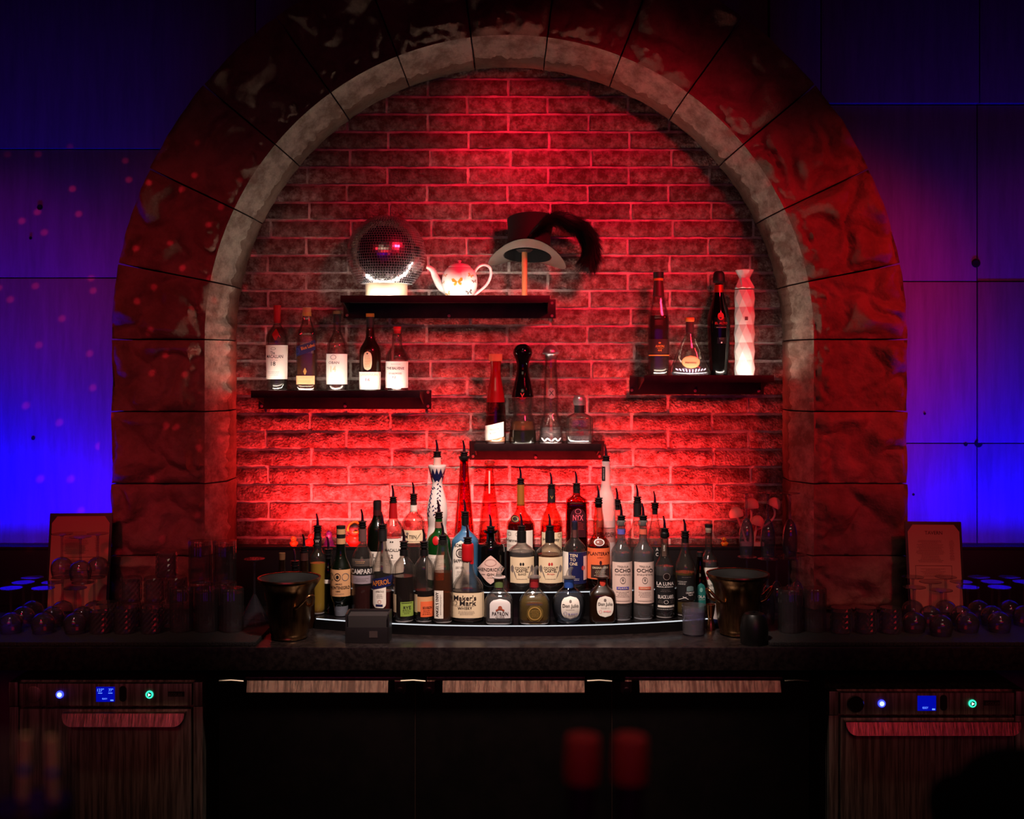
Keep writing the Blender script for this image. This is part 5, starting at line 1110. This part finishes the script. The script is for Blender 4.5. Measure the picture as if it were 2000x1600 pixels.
def hat():
    xs = PX(1024.5, YT)
    st = thing('hat_stand', 'small wooden hat stand pole on a flat white base', 'hat stand', (xs, YT, ZS_TOP + .0006))
    bm = bmesh.new(); lathe(bm, [(.062, 0), (.062, .003), (.060, .004)], 36); finish(bm, 'base', plain((214, 196, 190), .4), st, 40)
    zt = PZ(486, YT) - ZS_TOP
    bm = bmesh.new(); lathe(bm, [(.0105, .004), (.0105, .014), (.0095, .016), (.0095, zt - .012)], 20); finish(bm, 'pole', plain((176, 112, 70), .5), st, 40)
    bm = bmesh.new(); lathe(bm, [(.02, zt - .012), (.03, zt - .004), (.02, zt + .003), (.002, zt + .005)], 24); finish(bm, 'head_pad', M_BLACK, st, 50)
    felt = plain((13, 11, 12), .8, name='black_felt'); lining = plain((150, 134, 122), .8, name='grey_lining')
    h = thing('top_hat', 'black felt top hat with grey brim lining and curling black feather', 'hat', (PX(1030, YT), YT, PZ(504, YT)))
    h.rotation_euler = (math.radians(-13), math.radians(3), 0)
    a, b, ri = 76 / ST, .118, .082
    def brim(r, t):
        u = (r - ri) / (a - ri); x = (ri + (a - ri) * u) * math.cos(t); y = (ri * .97 + (b - ri) * u) * math.sin(t)
        return Vector((x, y, .018 * u - .055 * (x / a) ** 2 * (0.25 + 0.75 * u) + .010))
    def sheet(name, mat, dz):
        bm = bmesh.new(); rg = [[bm.verts.new(brim(ri + (a - ri) * k / 6, 2 * PI * i / 48) + Vector((0, 0, dz))) for i in range(48)] for k in range(7)]
        for p, q in zip(rg, rg[1:]):
            for i in range(48): bm.faces.new((p[i], p[(i + 1) % 48], q[(i + 1) % 48], q[i]))
        bmesh.ops.solidify(bm, geom=bm.faces[:], thickness=.0016)
        return finish(bm, name, mat, h, 60)
    sheet('brim', felt, .0018); sheet('brim_lining', lining, 0.0)
    bm = bmesh.new(); H = .138; rg = []
    for k in range(9):
        f = k / 8; r = ri * (1.0 - .09 * math.sin(PI * f) - .03 * (1 - f)) * (1 + .0 * f)
        rg.append([bm.verts.new((r * math.cos(2 * PI * i / 48) + .006 * f, r * .97 * math.sin(2 * PI * i / 48), (.010 - .055 * (r * math.cos(2 * PI * i / 48) / a) ** 2 * .25) * (1 - f) + (H + .006 * math.cos(2 * PI * i / 48)) * f)) for i in range(48)])
    for p, q in zip(rg, rg[1:]):
        for i in range(48): bm.faces.new((p[i], p[(i + 1) % 48], q[(i + 1) % 48], q[i]))
    bm.faces.new(rg[-1]); finish(bm, 'crown', felt, h, 50)
    # plume
    k = lambda px, py, y=-.05: ((px - 1030) / ST, y, (504 - py) / ST)
    ctrl = [k(1032, 478, -.088), k(1052, 458, -.088), k(1075, 438, -.08), k(1102, 436, -.05), k(1132, 446, -.04), k(1150, 470, -.04), k(1153, 498, -.04), k(1146, 518, -.04)]
    pts = curve_pts(ctrl, 12); bm = bmesh.new(); n = len(pts)
    tube(bm, pts, [(2 + 4 * min(1, i / 30)) / ST for i in range(n)], 10); rg = random.Random(5)
    for _ in range(9000):
        i = int(rg.random() ** .8 * (n - 2)); p = pts[i]; d = (pts[i + 1] - p).normalized()
        r = Vector((rg.gauss(0, 1), rg.gauss(0, 1), rg.gauss(0, 1))); r = (r - d * r.dot(d)).normalized()
        L = (6 + 19 * min(1, i / 30)) / ST * rg.uniform(.6, 1.12); w_ = d.cross(r) * .0009 + d * .0005
        m_ = p + r * L * .6 + d * L * .2; e = p + r * L + d * L * .75 + Vector((0, 0, -L * .25))
        v = [bm.verts.new(x) for x in (p - w_, p + w_, m_ + w_, m_ - w_)]; bm.faces.new(v)
        bm.faces.new((v[3], v[2], bm.verts.new(e)))
    me = bpy.data.meshes.new('feather'); bm.to_mesh(me); bm.free(); link(me, 'feather', plain((10, 7, 9), .55, name='black_plume'), h)
hat()

# ================================================================== LEDGE FIGURES
YL = -0.072; ZL = ZLEDGE - 0.012
def duck(label, px, hpx, col, turn, hat_=None, name='rubber_duck'):
    s = hpx / S(YL) / 0.046; t = thing(name, label, 'rubber duck', (PX(px, YL), YL, ZL + .0003), turn); t.scale = (s, s, s)
    m = plain(col, .35)
    bm = bmesh.new(); sphere(bm, (0, 0, .0145), .0145, 20, 12, (1.25, 1.0, 1.0)); sphere(bm, (-.016, 0, .021), .006, 12, 8, (1.3, 1, .8))
    for sd in (-1, 1): sphere(bm, (-.003, sd * .0125, .016), .008, 12, 8, (1.3, .5, .8))
    finish(bm, 'body', m, t, 60)
    bm = bmesh.new(); sphere(bm, (.007, 0, .035), .0108, 18, 12); finish(bm, 'head', m, t, 60)
    bm = bmesh.new(); sphere(bm, (.0185, 0, .0335), .0048, 12, 8, (1.2, 1.2, .5)); finish(bm, 'beak', plain((226, 110, 30), .4), t, 60)
    for sd in (-1, 1):
        bm = bmesh.new(); sphere(bm, (.0145, sd * .0055, .038), .0019, 8, 6); finish(bm, 'eye', M_BLACK, t, 60)
    if hat_:
        bm = bmesh.new(); lathe(bm, [(.0125, .036), (.0135, .040), (.011, .046), (.004, .049), (.001, .0495)], 20, off=(.006, 0, 0)); finish(bm, 'cap', hat_, t, 60)
        bm = bmesh.new(); tube(bm, [(.006, .0135 * math.cos(a), .034 + .0175 * math.sin(a)) for a in [PI * i / 12 for i in range(13)]], .0032, 8)
        finish(bm, 'orange_hood', plain((230, 130, 30), .4), t, 60)
    return t
duck('small orange rubber duck facing front on the ledge, far left', 574, 22, (236, 120, 40), -PI / 2)
duck('small red rubber duck on the ledge behind the black-capsuled yellow liqueur', 604, 26, (200, 40, 36), 0.6)
duck('orange-hooded rubber duck with black cap beside the orange-label bitter', 691, 44, (196, 50, 30), -1.2, BLK)
duck('yellow-orange rubber duck alone on the right part of the ledge', 1415, 20, (236, 150, 40), -PI / 2 - .5)
def peg(px):
    t = thing('figurine', 'plain purple pear-shaped figurine standing on the red-lit ledge', 'figurine', (PX(px, YL), YL, ZL + .0003)); k = 1 / S(YL)
    bm = bmesh.new(); lathe(bm, chaikin([(11 * k, 0), (10.5 * k, 3 * k), (8.5 * k, 12 * k), (6 * k, 18 * k), (6 * k, 22 * k), (6.2 * k, 26 * k), (4 * k, 31 * k), (.3 * k, 32.5 * k)], 2), 24)
    finish(bm, 'body', plain((44, 26, 96), .3), t, 60)
    bm = bmesh.new(); lathe(bm, [(12.5 * k, 0), (12.5 * k, 2 * k), (11 * k, 3 * k)], 24); finish(bm, 'skirt', plain((50, 30, 100), .4), t, 60)
peg(642.5)
def mushrooms():
    t = thing('mushroom_ornament', 'pale mushroom ornament of four domed caps on curved stems by the flutes', 'ornament', (PX(1468, YL), YL, ZL + .0003)); k = 1 / S(YL)
    zb = 1071; q = lambda px, py, y=0.0: ((px - 1468) * k, y, (zb - py) * k)
    boxo('base', -22 * k, 22 * k, -.02, .02, 0, 10 * k, plain((220, 190, 184), .5), t, .002)
    cap = plain((240, 196, 182), .45, name='mushroom_cap')
    for px, py, r, tilt, y in ((1437, 1006, 14, -.2, -.01), (1469, 990, 14.5, 0, .012), (1477, 1022, 13.5, .3, -.014), (1512, 988, 13.5, .5, .005)):
        bm = bmesh.new(); prof = [(r * .55, -3), (r * .95, -6), (r * 1.02, -2), (r * .95, 4), (r * .72, 10), (r * .38, 13.5), (r * .02, 14.5)]
        lathe(bm, chaikin([(a * k, b * k) for a, b in prof], 1), 24)
        bmesh.ops.rotate(bm, verts=bm.verts[:], cent=(0, 0, 0), matrix=Matrix.Rotation(tilt, 3, 'Y')); bmesh.ops.translate(bm, verts=bm.verts[:], vec=q(px, py, y))
        finish(bm, 'mushroom_cap', cap, t, 50)
    for c in ([(1438, 1008, -.01), (1443, 1022, -.01), (1450, 1040, -.005), (1457, 1062, 0)], [(1469, 994, .012), (1468, 1030, .008), (1466, 1062, .004)], [(1477, 1026, -.014), (1474, 1045, -.01), (1472, 1062, -.004)],
              [(1510, 990, .005), (1514, 1004, .005), (1510, 1016, .005), (1494, 1030, .004), (1476, 1040, .004), (1468, 1062, .006)]):
        bm = bmesh.new(); tube(bm, curve_pts([q(*p) for p in c], 6), 2.2 * k, 10); finish(bm, 'stem', plain((236, 206, 198), .5), t, 60)
mushrooms()

# ================================================================== COUNTER OBJECTS
def bucket(label, cx, base, hx):
    Yf = F * H_C / (base - HY) - D; Y = Yf + .055; s = S(Y); t = thing('champagne_bucket', label, 'ice bucket', (PX(cx, Y), Y, ZCT + .0005), group='bronze champagne buckets')
    P = chaikin([(30, 0), (36, 2), (34, 7), (37, 12), (41, 40), (44, 75), (48, 96), (57, 108), (60, 113), (60, 117)], 2)
    prof = [(r / s, z / s) for r, z in P]; inner = [((r - 1.6) / s, z / s) for r, z in reversed(P[10:])]
    bm = bmesh.new(); lathe(bm, [(.0005, .0)] + prof, 48, caps=False); finish(bm, 'body', M_BRONZE, t, 50)
    bm = bmesh.new(); lathe(bm, [(59 / s, 114.5 / s), (61.5 / s, 116 / s), (61 / s, 119 / s), (58 / s, 118.5 / s), (59 / s, 114.5 / s)], 48, caps=False); finish(bm, 'rim', M_BRONZE, t, 60)
    bm = bmesh.new(); lathe(bm, [(59.5 / s, 117.6 / s), (50 / s, 112 / s), (46 / s, 104 / s), (2 / s, 103 / s)], 40, caps=False); finish(bm, 'inside', plain((9, 6, 5), .8), t, 50)  # dark false floor under the rim, interior shade put into its colour
    for ang in hx:
        bm = bmesh.new(); R = 45 / s; o = Vector((math.cos(ang), math.sin(ang), 0)); w_ = Vector((-math.sin(ang), math.cos(ang), 0))
        c = [o * R * .92 + w_ * .026 + Vector((0, 0, 66 / s)), o * (R + .012) + w_ * .024 + Vector((0, 0, 72 / s)), o * (R + .032) + w_ * .012 + Vector((0, 0, 88 / s)), o * (R + .036) + Vector((0, 0, 91 / s)),
             o * (R + .032) - w_ * .012 + Vector((0, 0, 88 / s)), o * (R + .012) - w_ * .024 + Vector((0, 0, 72 / s)), o * R * .92 - w_ * .026 + Vector((0, 0, 66 / s))]
        tube(bm, curve_pts(c, 5), .0048, 10); finish(bm, 'handle', M_BRONZE, t, 60)
bucket('bronze champagne bucket with loop handles, left of the bottles', 565, 1255, (-0.75, 2.4))
bucket('bronze champagne bucket with loop handles, right of the bottles', 1441, 1247, (-2.75, 0.0))
# cap of a corked bottle peeking from the left bucket
def napkins():
    Y = -0.635; s = S(Y - .04); x0, x1 = PX(674, Y - .04), PX(760, Y - .04); cx = (x0 + x1) / 2; w_ = (x1 - x0) / 2
    t = thing('napkin_caddy', 'low black napkin caddy box in front of the slanted blue label bottle', 'napkin holder', (cx, Y, ZCT + .0004)); h = 57 / s
    for nm, a in (('back_wall', (-w_, w_, .032, .038, 0, h)), ('left_wall', (-w_, -w_ + .005, -.038, .032, 0, h)), ('right_wall', (w_ - .005, w_, -.038, .032, 0, h)), ('front_wall', (-w_ + .005, w_ - .005, -.038, -.033, 0, h * .55)), ('floor_plate', (-w_ + .005, w_ - .005, -.033, .032, 0, .004))):
        boxo(nm, *a, plain((18, 13, 14), .45), t, .0008)
    boxo('napkin_stack', -w_ + .007, w_ - .007, -.030, .029, .005, h * .93, plain((30, 20, 21), .9), t, .002)
    boxo('small_label', .006, .03, -.0388, -.038, h * .2, h * .42, plain((60, 46, 44), .5), t)
napkins()
def open_glass(name, label, px, base, floor_h, prof, mat, cat, Y=None, wob=None, seg=48, extra=None, group=None):
    if Y is None: Y = F * floor_h / (base - HY) - D; Y += prof[0][0] / S(Y)
    s = S(Y); t = thing(name, label, cat, (PX(px, Y), Y, ZC - floor_h + .0005), group=group)
    P = [(r / s, z / s) for r, z in prof]; bm = bmesh.new()
    lathe(bm, P + [(r - .0016, z) for r, z in reversed(P[1:])] + [(max(P[0][0] - .003, .001), .006)], seg, wob=wob)
    finish(bm, 'glass_wall', mat, t, 30)
    if extra: extra(t, s)
    return t
G_TUMB = glass((238, 234, 240), .5, body=.05, bodycol=(220, 210, 215))
def wet(t, s):
    bm = bmesh.new(); lathe(bm, [(19 / s, 4 / s), (20.4 / s, 6 / s), (21.3 / s, 30 / s)], 32); finish(bm, 'water', glass((238, 236, 244), .5), t, 50)
    bm = bmesh.new(); lathe(bm, [(21 / s, 31 / s), (22 / s, 33 / s), (22 / s, 44 / s), (17 / s, 47 / s)], 9); finish(bm, 'crushed_ice', glass((225, 222, 250), .6, body=.05, bodycol=(220, 215, 250)), t)
open_glass('tumbler', 'clear tumbler holding ice beside the right bronze bucket', 1355, 1244, H_C, [(20, 0), (22, 3), (23.4, 58)], G_TUMB, 'glass', extra=wet)
def jigger():
    Y = -0.50; s = S(Y); t = thing('jigger', 'copper jigger standing behind the water tumbler', 'jigger', (PX(1388, Y), Y, ZCT + .0005))
    bm = bmesh.new(); P = [(9, 0), (8, 12), (4.5, 22), (7, 32), (9.5, 50)]; lathe(bm, [(r / s, z / s) for r, z in P] + [((r - 1) / s, z / s) for r, z in P[:2:-1]], 28); finish(bm, 'cups', plain((196, 130, 84), .25, 1.0), t, 50)
    bm = bmesh.new(); lathe(bm, [(4.7 / s, 21 / s), (5.4 / s, 22 / s), (4.7 / s, 23.5 / s)], 24); finish(bm, 'waist_ring', M_BRONZE, t, 50)
jigger()
def small_cup():
    Y = -0.44; s = S(Y); t = thing('sauce_cup', 'small white and navy cup half hidden behind the right bronze bucket', 'cup', (PX(1402, Y), Y, ZCT + .0005))
    bm = bmesh.new(); lathe(bm, [(11 / s, 14 / s), (12.5 / s, 40 / s), (11.5 / s, 40 / s), (10 / s, 16 / s)], 28); finish(bm, 'upper_wall', plain((200, 186, 184), .4), t, 50)
    bm = bmesh.new(); lathe(bm, [(10 / s, 0), (11.2 / s, 14 / s), (6 / s, 14.5 / s)], 28); finish(bm, 'navy_foot', plain((24, 28, 66), .4), t, 50)
small_cup()
open_glass('black_cup', 'black matte cup turned upside down in front of the right bronze bucket', 1473, 1263, H_C, [(26, 0), (27, 6), (27, 30), (24, 50), (19, 58), (14, 60), (4, 60.5)], plain((13, 10, 10), .35), 'cup')

# ---- menus standing on the counter ends
def menu(label, px0, px1, top, bot, Y, tilt, turn, title):
    s = S(Y); t = thing('menu_board', label, 'menu', (PX((px0 + px1) / 2, Y), Y, ZCT + .014)); w_ = (px1 - px0) / 2 / s; h = (bot - top) / s
    t.rotation_euler = (math.radians(-tilt), 0, turn)
    boxo('backing', -w_, w_, 0, .005, 0, h, M_BLACK, t, .002)
    bm = bmesh.new(); m = .012; c = .02
    pts = [(-w_ + .004 * 2, .01), (w_ - .008, .01), (w_ - .008, h - m - c), (w_ - m - c * .6, h - .01), (-w_ + m + c * .6, h - .01), (-w_ + .008, h - m - c)]
    bm.faces.new([bm.verts.new((x, -.0006, z)) for x, z in pts]); p = finish(bm, 'paper', plain((190, 120, 104), .8), t)
    bm = bmesh.new(); sf = lambda x, z: Vector((x, -.0012, z)); k = 1 / s
    if title: put_text(bm, title, 0, h - 22 * k, 34 * k, 7 * k, sf)
    put_text(bm, '#', -8 * k, h - 58 * k, 56 * k, 44 * k, sf); put_text(bm, '#', 34 * k, h - 56 * k, 10 * k, 40 * k, sf); put_text(bm, '#', -4 * k, h - 100 * k, 50 * k, 18 * k, sf)
    for a, b, cc, d in ((-38, 32, 86, .7), (-38, 32, 112, .7)): put_text(bm, '-', (a + b) / 2 * k, h - cc * k, (b - a) * k, d * k, sf)
    for xx in (-38, 32): put_text(bm, '-', xx * k, h - 99 * k, .7 * k, 26 * k, sf)
    finish(bm, 'printed_text', plain((96, 48, 44), .8), p)
menu('tall menu card on a black board behind the wine glasses, left end of the counter', 88, 210, 1021, 1217, -0.34, 9, 0.05, '')
menu('tall menu card headed with a title on a black board, right end of the counter', 1776, 1886, 1036, 1218, -0.36, 9, -0.05, 'TAVERN')

# ---- glassware
G_STEM = glass((236, 232, 242), .48, body=.02, bodycol=(220, 210, 225), gloss=1.5)
def share(bm, name, mat, sm=50):
    bmesh.ops.recalc_face_normals(bm, faces=bm.faces[:]); me = bpy.data.meshes.new(name); bm.to_mesh(me); bm.free(); me.materials.append(mat)
    if sm:
        for p in me.polygons: p.use_smooth = True
        me.set_sharp_from_angle(angle=math.radians(sm))
    return me
def stem_set(bowl, stem, foot):
    out = []
    for nm, P in (('bowl', bowl), ('stem', stem), ('foot', foot)):
        bm = bmesh.new()
        if nm == 'bowl': lathe(bm, P + [(max(r - .0012, .0004), z - (.0 if i else 0)) for i, (r, z) in enumerate(reversed(P))], 36, caps=False)
        else: lathe(bm, P, 28)
        out.append((nm, share(bm, nm, G_STEM)))
    return out
# all turned upside down: z = 0 at the rim
WINE = stem_set(chaikin([(.029, 0), (.0335, .018), (.0335, .034), (.027, .049), (.013, .058), (.004, .060)], 2), [(.0045, .058), (.0036, .066), (.0034, .118), (.005, .126)], [(.005, .125), (.014, .1285), (.033, .1315), (.033, .1335), (.002, .1335)])
FLUTE = stem_set(chaikin([(.0200, 0), (.0235, .04), (.0225, .08), (.014, .108), (.005, .118)], 2), [(.005, .116), (.0036, .124), (.0034, .188), (.005, .194)], [(.005, .193), (.012, .196), (.030, .1985), (.030, .200), (.002, .200)])
MARTINI = stem_set([(.048, 0), (.0475, .001), (.006, .085), (.004, .088)], [(.0045, .086), (.0036, .094), (.0034, .176), (.005, .184)], [(.005, .183), (.014, .190), (.032, .1965), (.032, .198), (.002, .198)])
def stemmed(kind, parts, label, px, Y, z, group):
    t = thing(kind, label, 'glass', (PX(px, Y), Y, z + .0006), random.uniform(0, 6), group)
    for nm, me in parts: shared(me, nm, t)
ORD = ['first', 'second', 'third', 'fourth', 'fifth', 'sixth']
for side, rows_ in (('left', [('front', -.59, [21, 84, 147]), ('middle', -.50, [45, 103, 162]), ('rear', -.415, [63, 122, 184])]),
                    ('right', [('front', -.62, [1838]), ('second', -.575, [1786, 1890, 1952]), ('third', -.49, [1817, 1877, 1938, 2000]), ('rear', -.405, [1783, 1847, 1912, 1972])])):
    for rn, Y, xs in rows_:
        for i, px in enumerate(xs):
            nm = 'upside-down wine glass, %s row of the %s cluster, %s from the left' % (rn, side, ORD[i]) if len(xs) > 1 else 'lone upside-down wine glass nearest the counter edge, %s cluster' % side
            stemmed('wine_glass', WINE, nm, px, Y, ZMAT, 'upside-down wine glasses on the %s' % side)
for i, (px, Y) in enumerate(((121, -.40), (157, -.462), (191, -.394))):
    stemmed('wine_glass', WINE, 'upside-down wine glass stacked on top of the left cluster, %s from the left' % ORD[i], px, Y, ZMAT + .134, 'upside-down wine glasses on the left')
for i, (px, Y) in enumerate(((1459, -.43), (1499, -.47), (1517, -.40), (1541, -.46), (1557, -.39))):
    stemmed('champagne_flute', FLUTE, 'upside-down flute in the lower layer behind the right bucket, %s from the left' % ORD[i], px, Y, ZMAT, 'champagne flutes on the right')
for i, (px, Y) in enumerate(((1458, -.43), (1500, -.45), (1543, -.45))):
    stemmed('champagne_flute', FLUTE, 'upside-down champagne flute in the upper layer on the right, %s from the left' % ORD[i], px, Y, ZMAT + .2008, 'champagne flutes on the right')
stemmed('martini_glass', MARTINI, 'upside-down martini glass left of the bronze bucket', 497, -.455, ZMAT, None)
# cut-crystal tumblers: raised diamonds
def cut_mesh(R, H):
    bm = bmesh.new(); n, m = 26, 9; rg = []
    for j in range(m + 1):
        f = j / m; rr_ = R * (1 - .02 * f)
        rg.append([bm.verts.new(((rr_ + (.0024 if (0 < j < m) and (i + j) % 2 else 0)) * math.cos(2 * PI * i / n), (rr_ + (.0024 if (0 < j < m) and (i + j) % 2 else 0)) * math.sin(2 * PI * i / n), H * f)) for i in range(n)])
    for a, b in zip(rg, rg[1:]):
        for i in range(n):
            k = (i + 1) % n; bm.faces.new((a[i], a[k], b[k], b[i]))
    bm.faces.new(rg[-1]); 
    me = share(bm, 'cut_wall', glass((232, 226, 236), .5, body=.03, bodycol=(226, 214, 220), gloss=2.0), None)
    bm = bmesh.new(); lathe(bm, [(R - .003, .002), (R - .004, H - .012), (R * .5, H - .012)], 26); me2 = share(bm, 'thick_base', G_STEM)
    return [('cut_wall', me), ('thick_base', me2)]
CUT = cut_mesh(.0305, .0745)
def tumbler(label, px, Y, z, grp):
    t = thing('cut_tumbler', label, 'glass', (PX(px, Y), Y, z + .0005), random.uniform(0, 6), grp)
    for nm, me in CUT: shared(me, nm, t)
for i, px in enumerate((196, 244, 296)): tumbler('upside-down cut-crystal tumbler, front row of the left stack, %s from the left' % ORD[i], px, -.585, ZMAT, 'cut tumblers on the left')
for i, px in enumerate((208, 252, 295, 335)): tumbler('upside-down cut-crystal tumbler, rear row of the left stack, %s from the left' % ORD[i], px + 2, -.505, ZMAT, 'cut tumblers on the left')
for i, px in enumerate((256, 302, 345)): tumbler('upside-down cut-crystal tumbler, second tier of the left stack, %s from the left' % ORD[i], px, -.50, ZMAT + .0755, 'cut tumblers on the left')
tumbler('upside-down cut-crystal tumbler alone on top of the left stack', 325, -.50, ZMAT + .151, 'cut tumblers on the left')
for i, px in enumerate((1643, 1691, 1739)): tumbler('upside-down cut-crystal tumbler in the right row, %s from the left' % ORD[i], px, -.585, ZMAT, 'cut tumblers on the right')
# ribbed highballs
def ribbed_mesh(R, H):
    wob = lambda r, z, t: r * (1 + .022 * math.cos(18 * t))
    bm = bmesh.new(); P = [(R * .97, 0), (R, .004), (R, H - .004), (R * .95, H)]
    lathe(bm, P, 108, caps=False, wob=wob); lathe(bm, [(R * .9, .001), (R * .9, H - .014), (.002, H - .014)], 36, caps=False); lathe(bm, [(R * .95, H), (.001, H)], 108, caps=False)
    return share(bm, 'ribbed_wall', glass((234, 228, 234), .45, body=.03, bodycol=(224, 210, 210), gloss=1.7), 40)
RIB = ribbed_mesh(.0345, .128)
def highball(label, px, Y, z, grp):
    t = thing('highball_glass', label, 'glass', (PX(px, Y), Y, z + .0005), random.uniform(0, 6), grp); shared(RIB, 'ribbed_wall', t)
for i, px in enumerate((354, 404, 453)): highball('upside-down ribbed highball glass, front row of the left group, %s from the left' % ORD[i], px, -.56, ZMAT, 'ribbed highballs on the left')
for i, px in enumerate((392, 440)): highball('upside-down ribbed highball glass, rear row of the left group, %s from the left' % ORD[i], px, -.47, ZMAT, 'ribbed highballs on the left')
for i, px in enumerate((391, 439)): highball('upside-down ribbed highball glass stacked above the left group, %s from the left' % ORD[i], px, -.475, ZMAT + .1290, 'ribbed highballs on the left')
for i, (px, Y) in enumerate(((1543, -.57), (1591, -.56))): highball('upside-down ribbed highball glass right of the right bucket, %s from the left' % ORD[i], px, Y, ZMAT, 'ribbed highballs on the right')

# ================================================================== NEAR BAR (below the frame) with blurred things
ZBAR = 1.12
fb = thing('front_bar', 'dark serving bar top nearest the viewer, below the frame', 'bar', (0, -3.1, ZBAR))
boxo('bar_top', -1.6, 1.6, -.5, .45, -.05, 0, M_COUNTER, fb, .004); boxo('bar_front', -1.55, 1.55, -.42, .38, -ZBAR, -.05, M_COOLER, fb)
def near_bottle(label, px, lean):
    Y = -3.2; s = S(Y); t = thing('near_bottle', label, 'bottle', (PX(px, Y), Y, ZBAR + .0005)); H = (PZ(1440, Y) - ZBAR)
    bm = bmesh.new(); lathe(bm, chaikin([(.0135, 0), (.0142, .01), (.0142, .16), (.0138, .20), (.0098, .235), (.0098, H - .028)], 2), 32); finish(bm, 'glass_body', glass((96, 30, 90), .6, body=.5, bodycol=(60, 20, 60)), t, 50)
    bm = bmesh.new(); lathe(bm, [(.0126, H - .030), (.0128, H - .025), (.0118, H - .002), (.0110, H)], 28); finish(bm, 'red_cap', plain((150, 12, 18), .7), t, 40)
    t.rotation_euler = (0, lean, 0)
near_bottle('blurred slim bottle with red cap in the foreground, left of the pair', 1110, .03)
near_bottle('blurred slim bottle with red cap in the foreground, right of the pair', 1203, .03)
def near_drink():
    Y = -3.2; s = S(Y); x0 = PX(62, Y); t = thing('near_glass', 'blurred dark red drink in a tumbler at the bottom left corner', 'glass', (x0, Y, ZBAR + .0005)); H = PZ(1500, Y) - ZBAR
    bm = bmesh.new(); lathe(bm, [(.026, 0), (.028, .004), (.029, H)], 36, caps=False); finish(bm, 'glass_wall', G_STEM, t, 40)
    bm = bmesh.new(); lathe(bm, [(.025, .006), (.0275, H * .92)], 36); finish(bm, 'drink', plain((30, 4, 5), .15), t, 40)
    for i, (pa, pb, top) in enumerate(((50, 44, 1436), (100, 104, 1440))):  # rods shaped and coloured as lamp reflections on the glass
        st = thing('cream_glint', 'blurred cream lamp reflection built as a rod with blue patch, %s of the two in the corner drink' % ('left' if i == 0 else 'right'), 'reflection', (x0, Y, ZBAR + H * .93))
        zt = PZ(top, Y) - ZBAR - H * .93; a, b = (pa - 62) / s, (pb - 62) / s; bm = bmesh.new()
        tube(bm, [(b, 0, 0), (a, 0, zt)], .0031, 14); finish(bm, 'tube', plain((226, 176, 132), .7), st, 60)
        for f in ((.42, .54) if i == 0 else (.40, .5)), :
            bm = bmesh.new(); tube(bm, [(b + (a - b) * f[0], 0, zt * f[0]), (b + (a - b) * f[1], 0, zt * f[1])], .0034, 14); finish(bm, 'blue_glint', plain((30, 96, 190), .6), st, 60)
near_drink()
def blob():  # unidentified dark silhouette, modelled as a plain rounded lump
    Y = -3.18; s = S(Y); t = thing('near_dark_shape', 'black rounded out-of-focus shape at the bottom right corner', 'ornament', (PX(1950, Y), Y, ZBAR + .0005)); q = lambda px, py: (PX(px, Y) - PX(1950, Y), 0, PZ(py, Y) - ZBAR)
    bm = bmesh.new(); sphere(bm, q(1985, 1580), 118 / s, 28, 18, (1.1, .9, 1)); sphere(bm, q(1872, 1572), 60 / s, 24, 16); sphere(bm, q(1940, 1690), 130 / s, 24, 16, (1.1, .9, 1.0))
    lathe(bm, [(.06, 0), (.06, .004), (.03, .02), (.03, .16)], 28)
    o = finish(bm, 'body', plain((4, 3, 3), .9, 0.0, 0.03), t)
    md = o.modifiers.new('merge', 'REMESH'); md.mode = 'VOXEL'; md.voxel_size = .004; md.use_smooth_shade = True
blob()
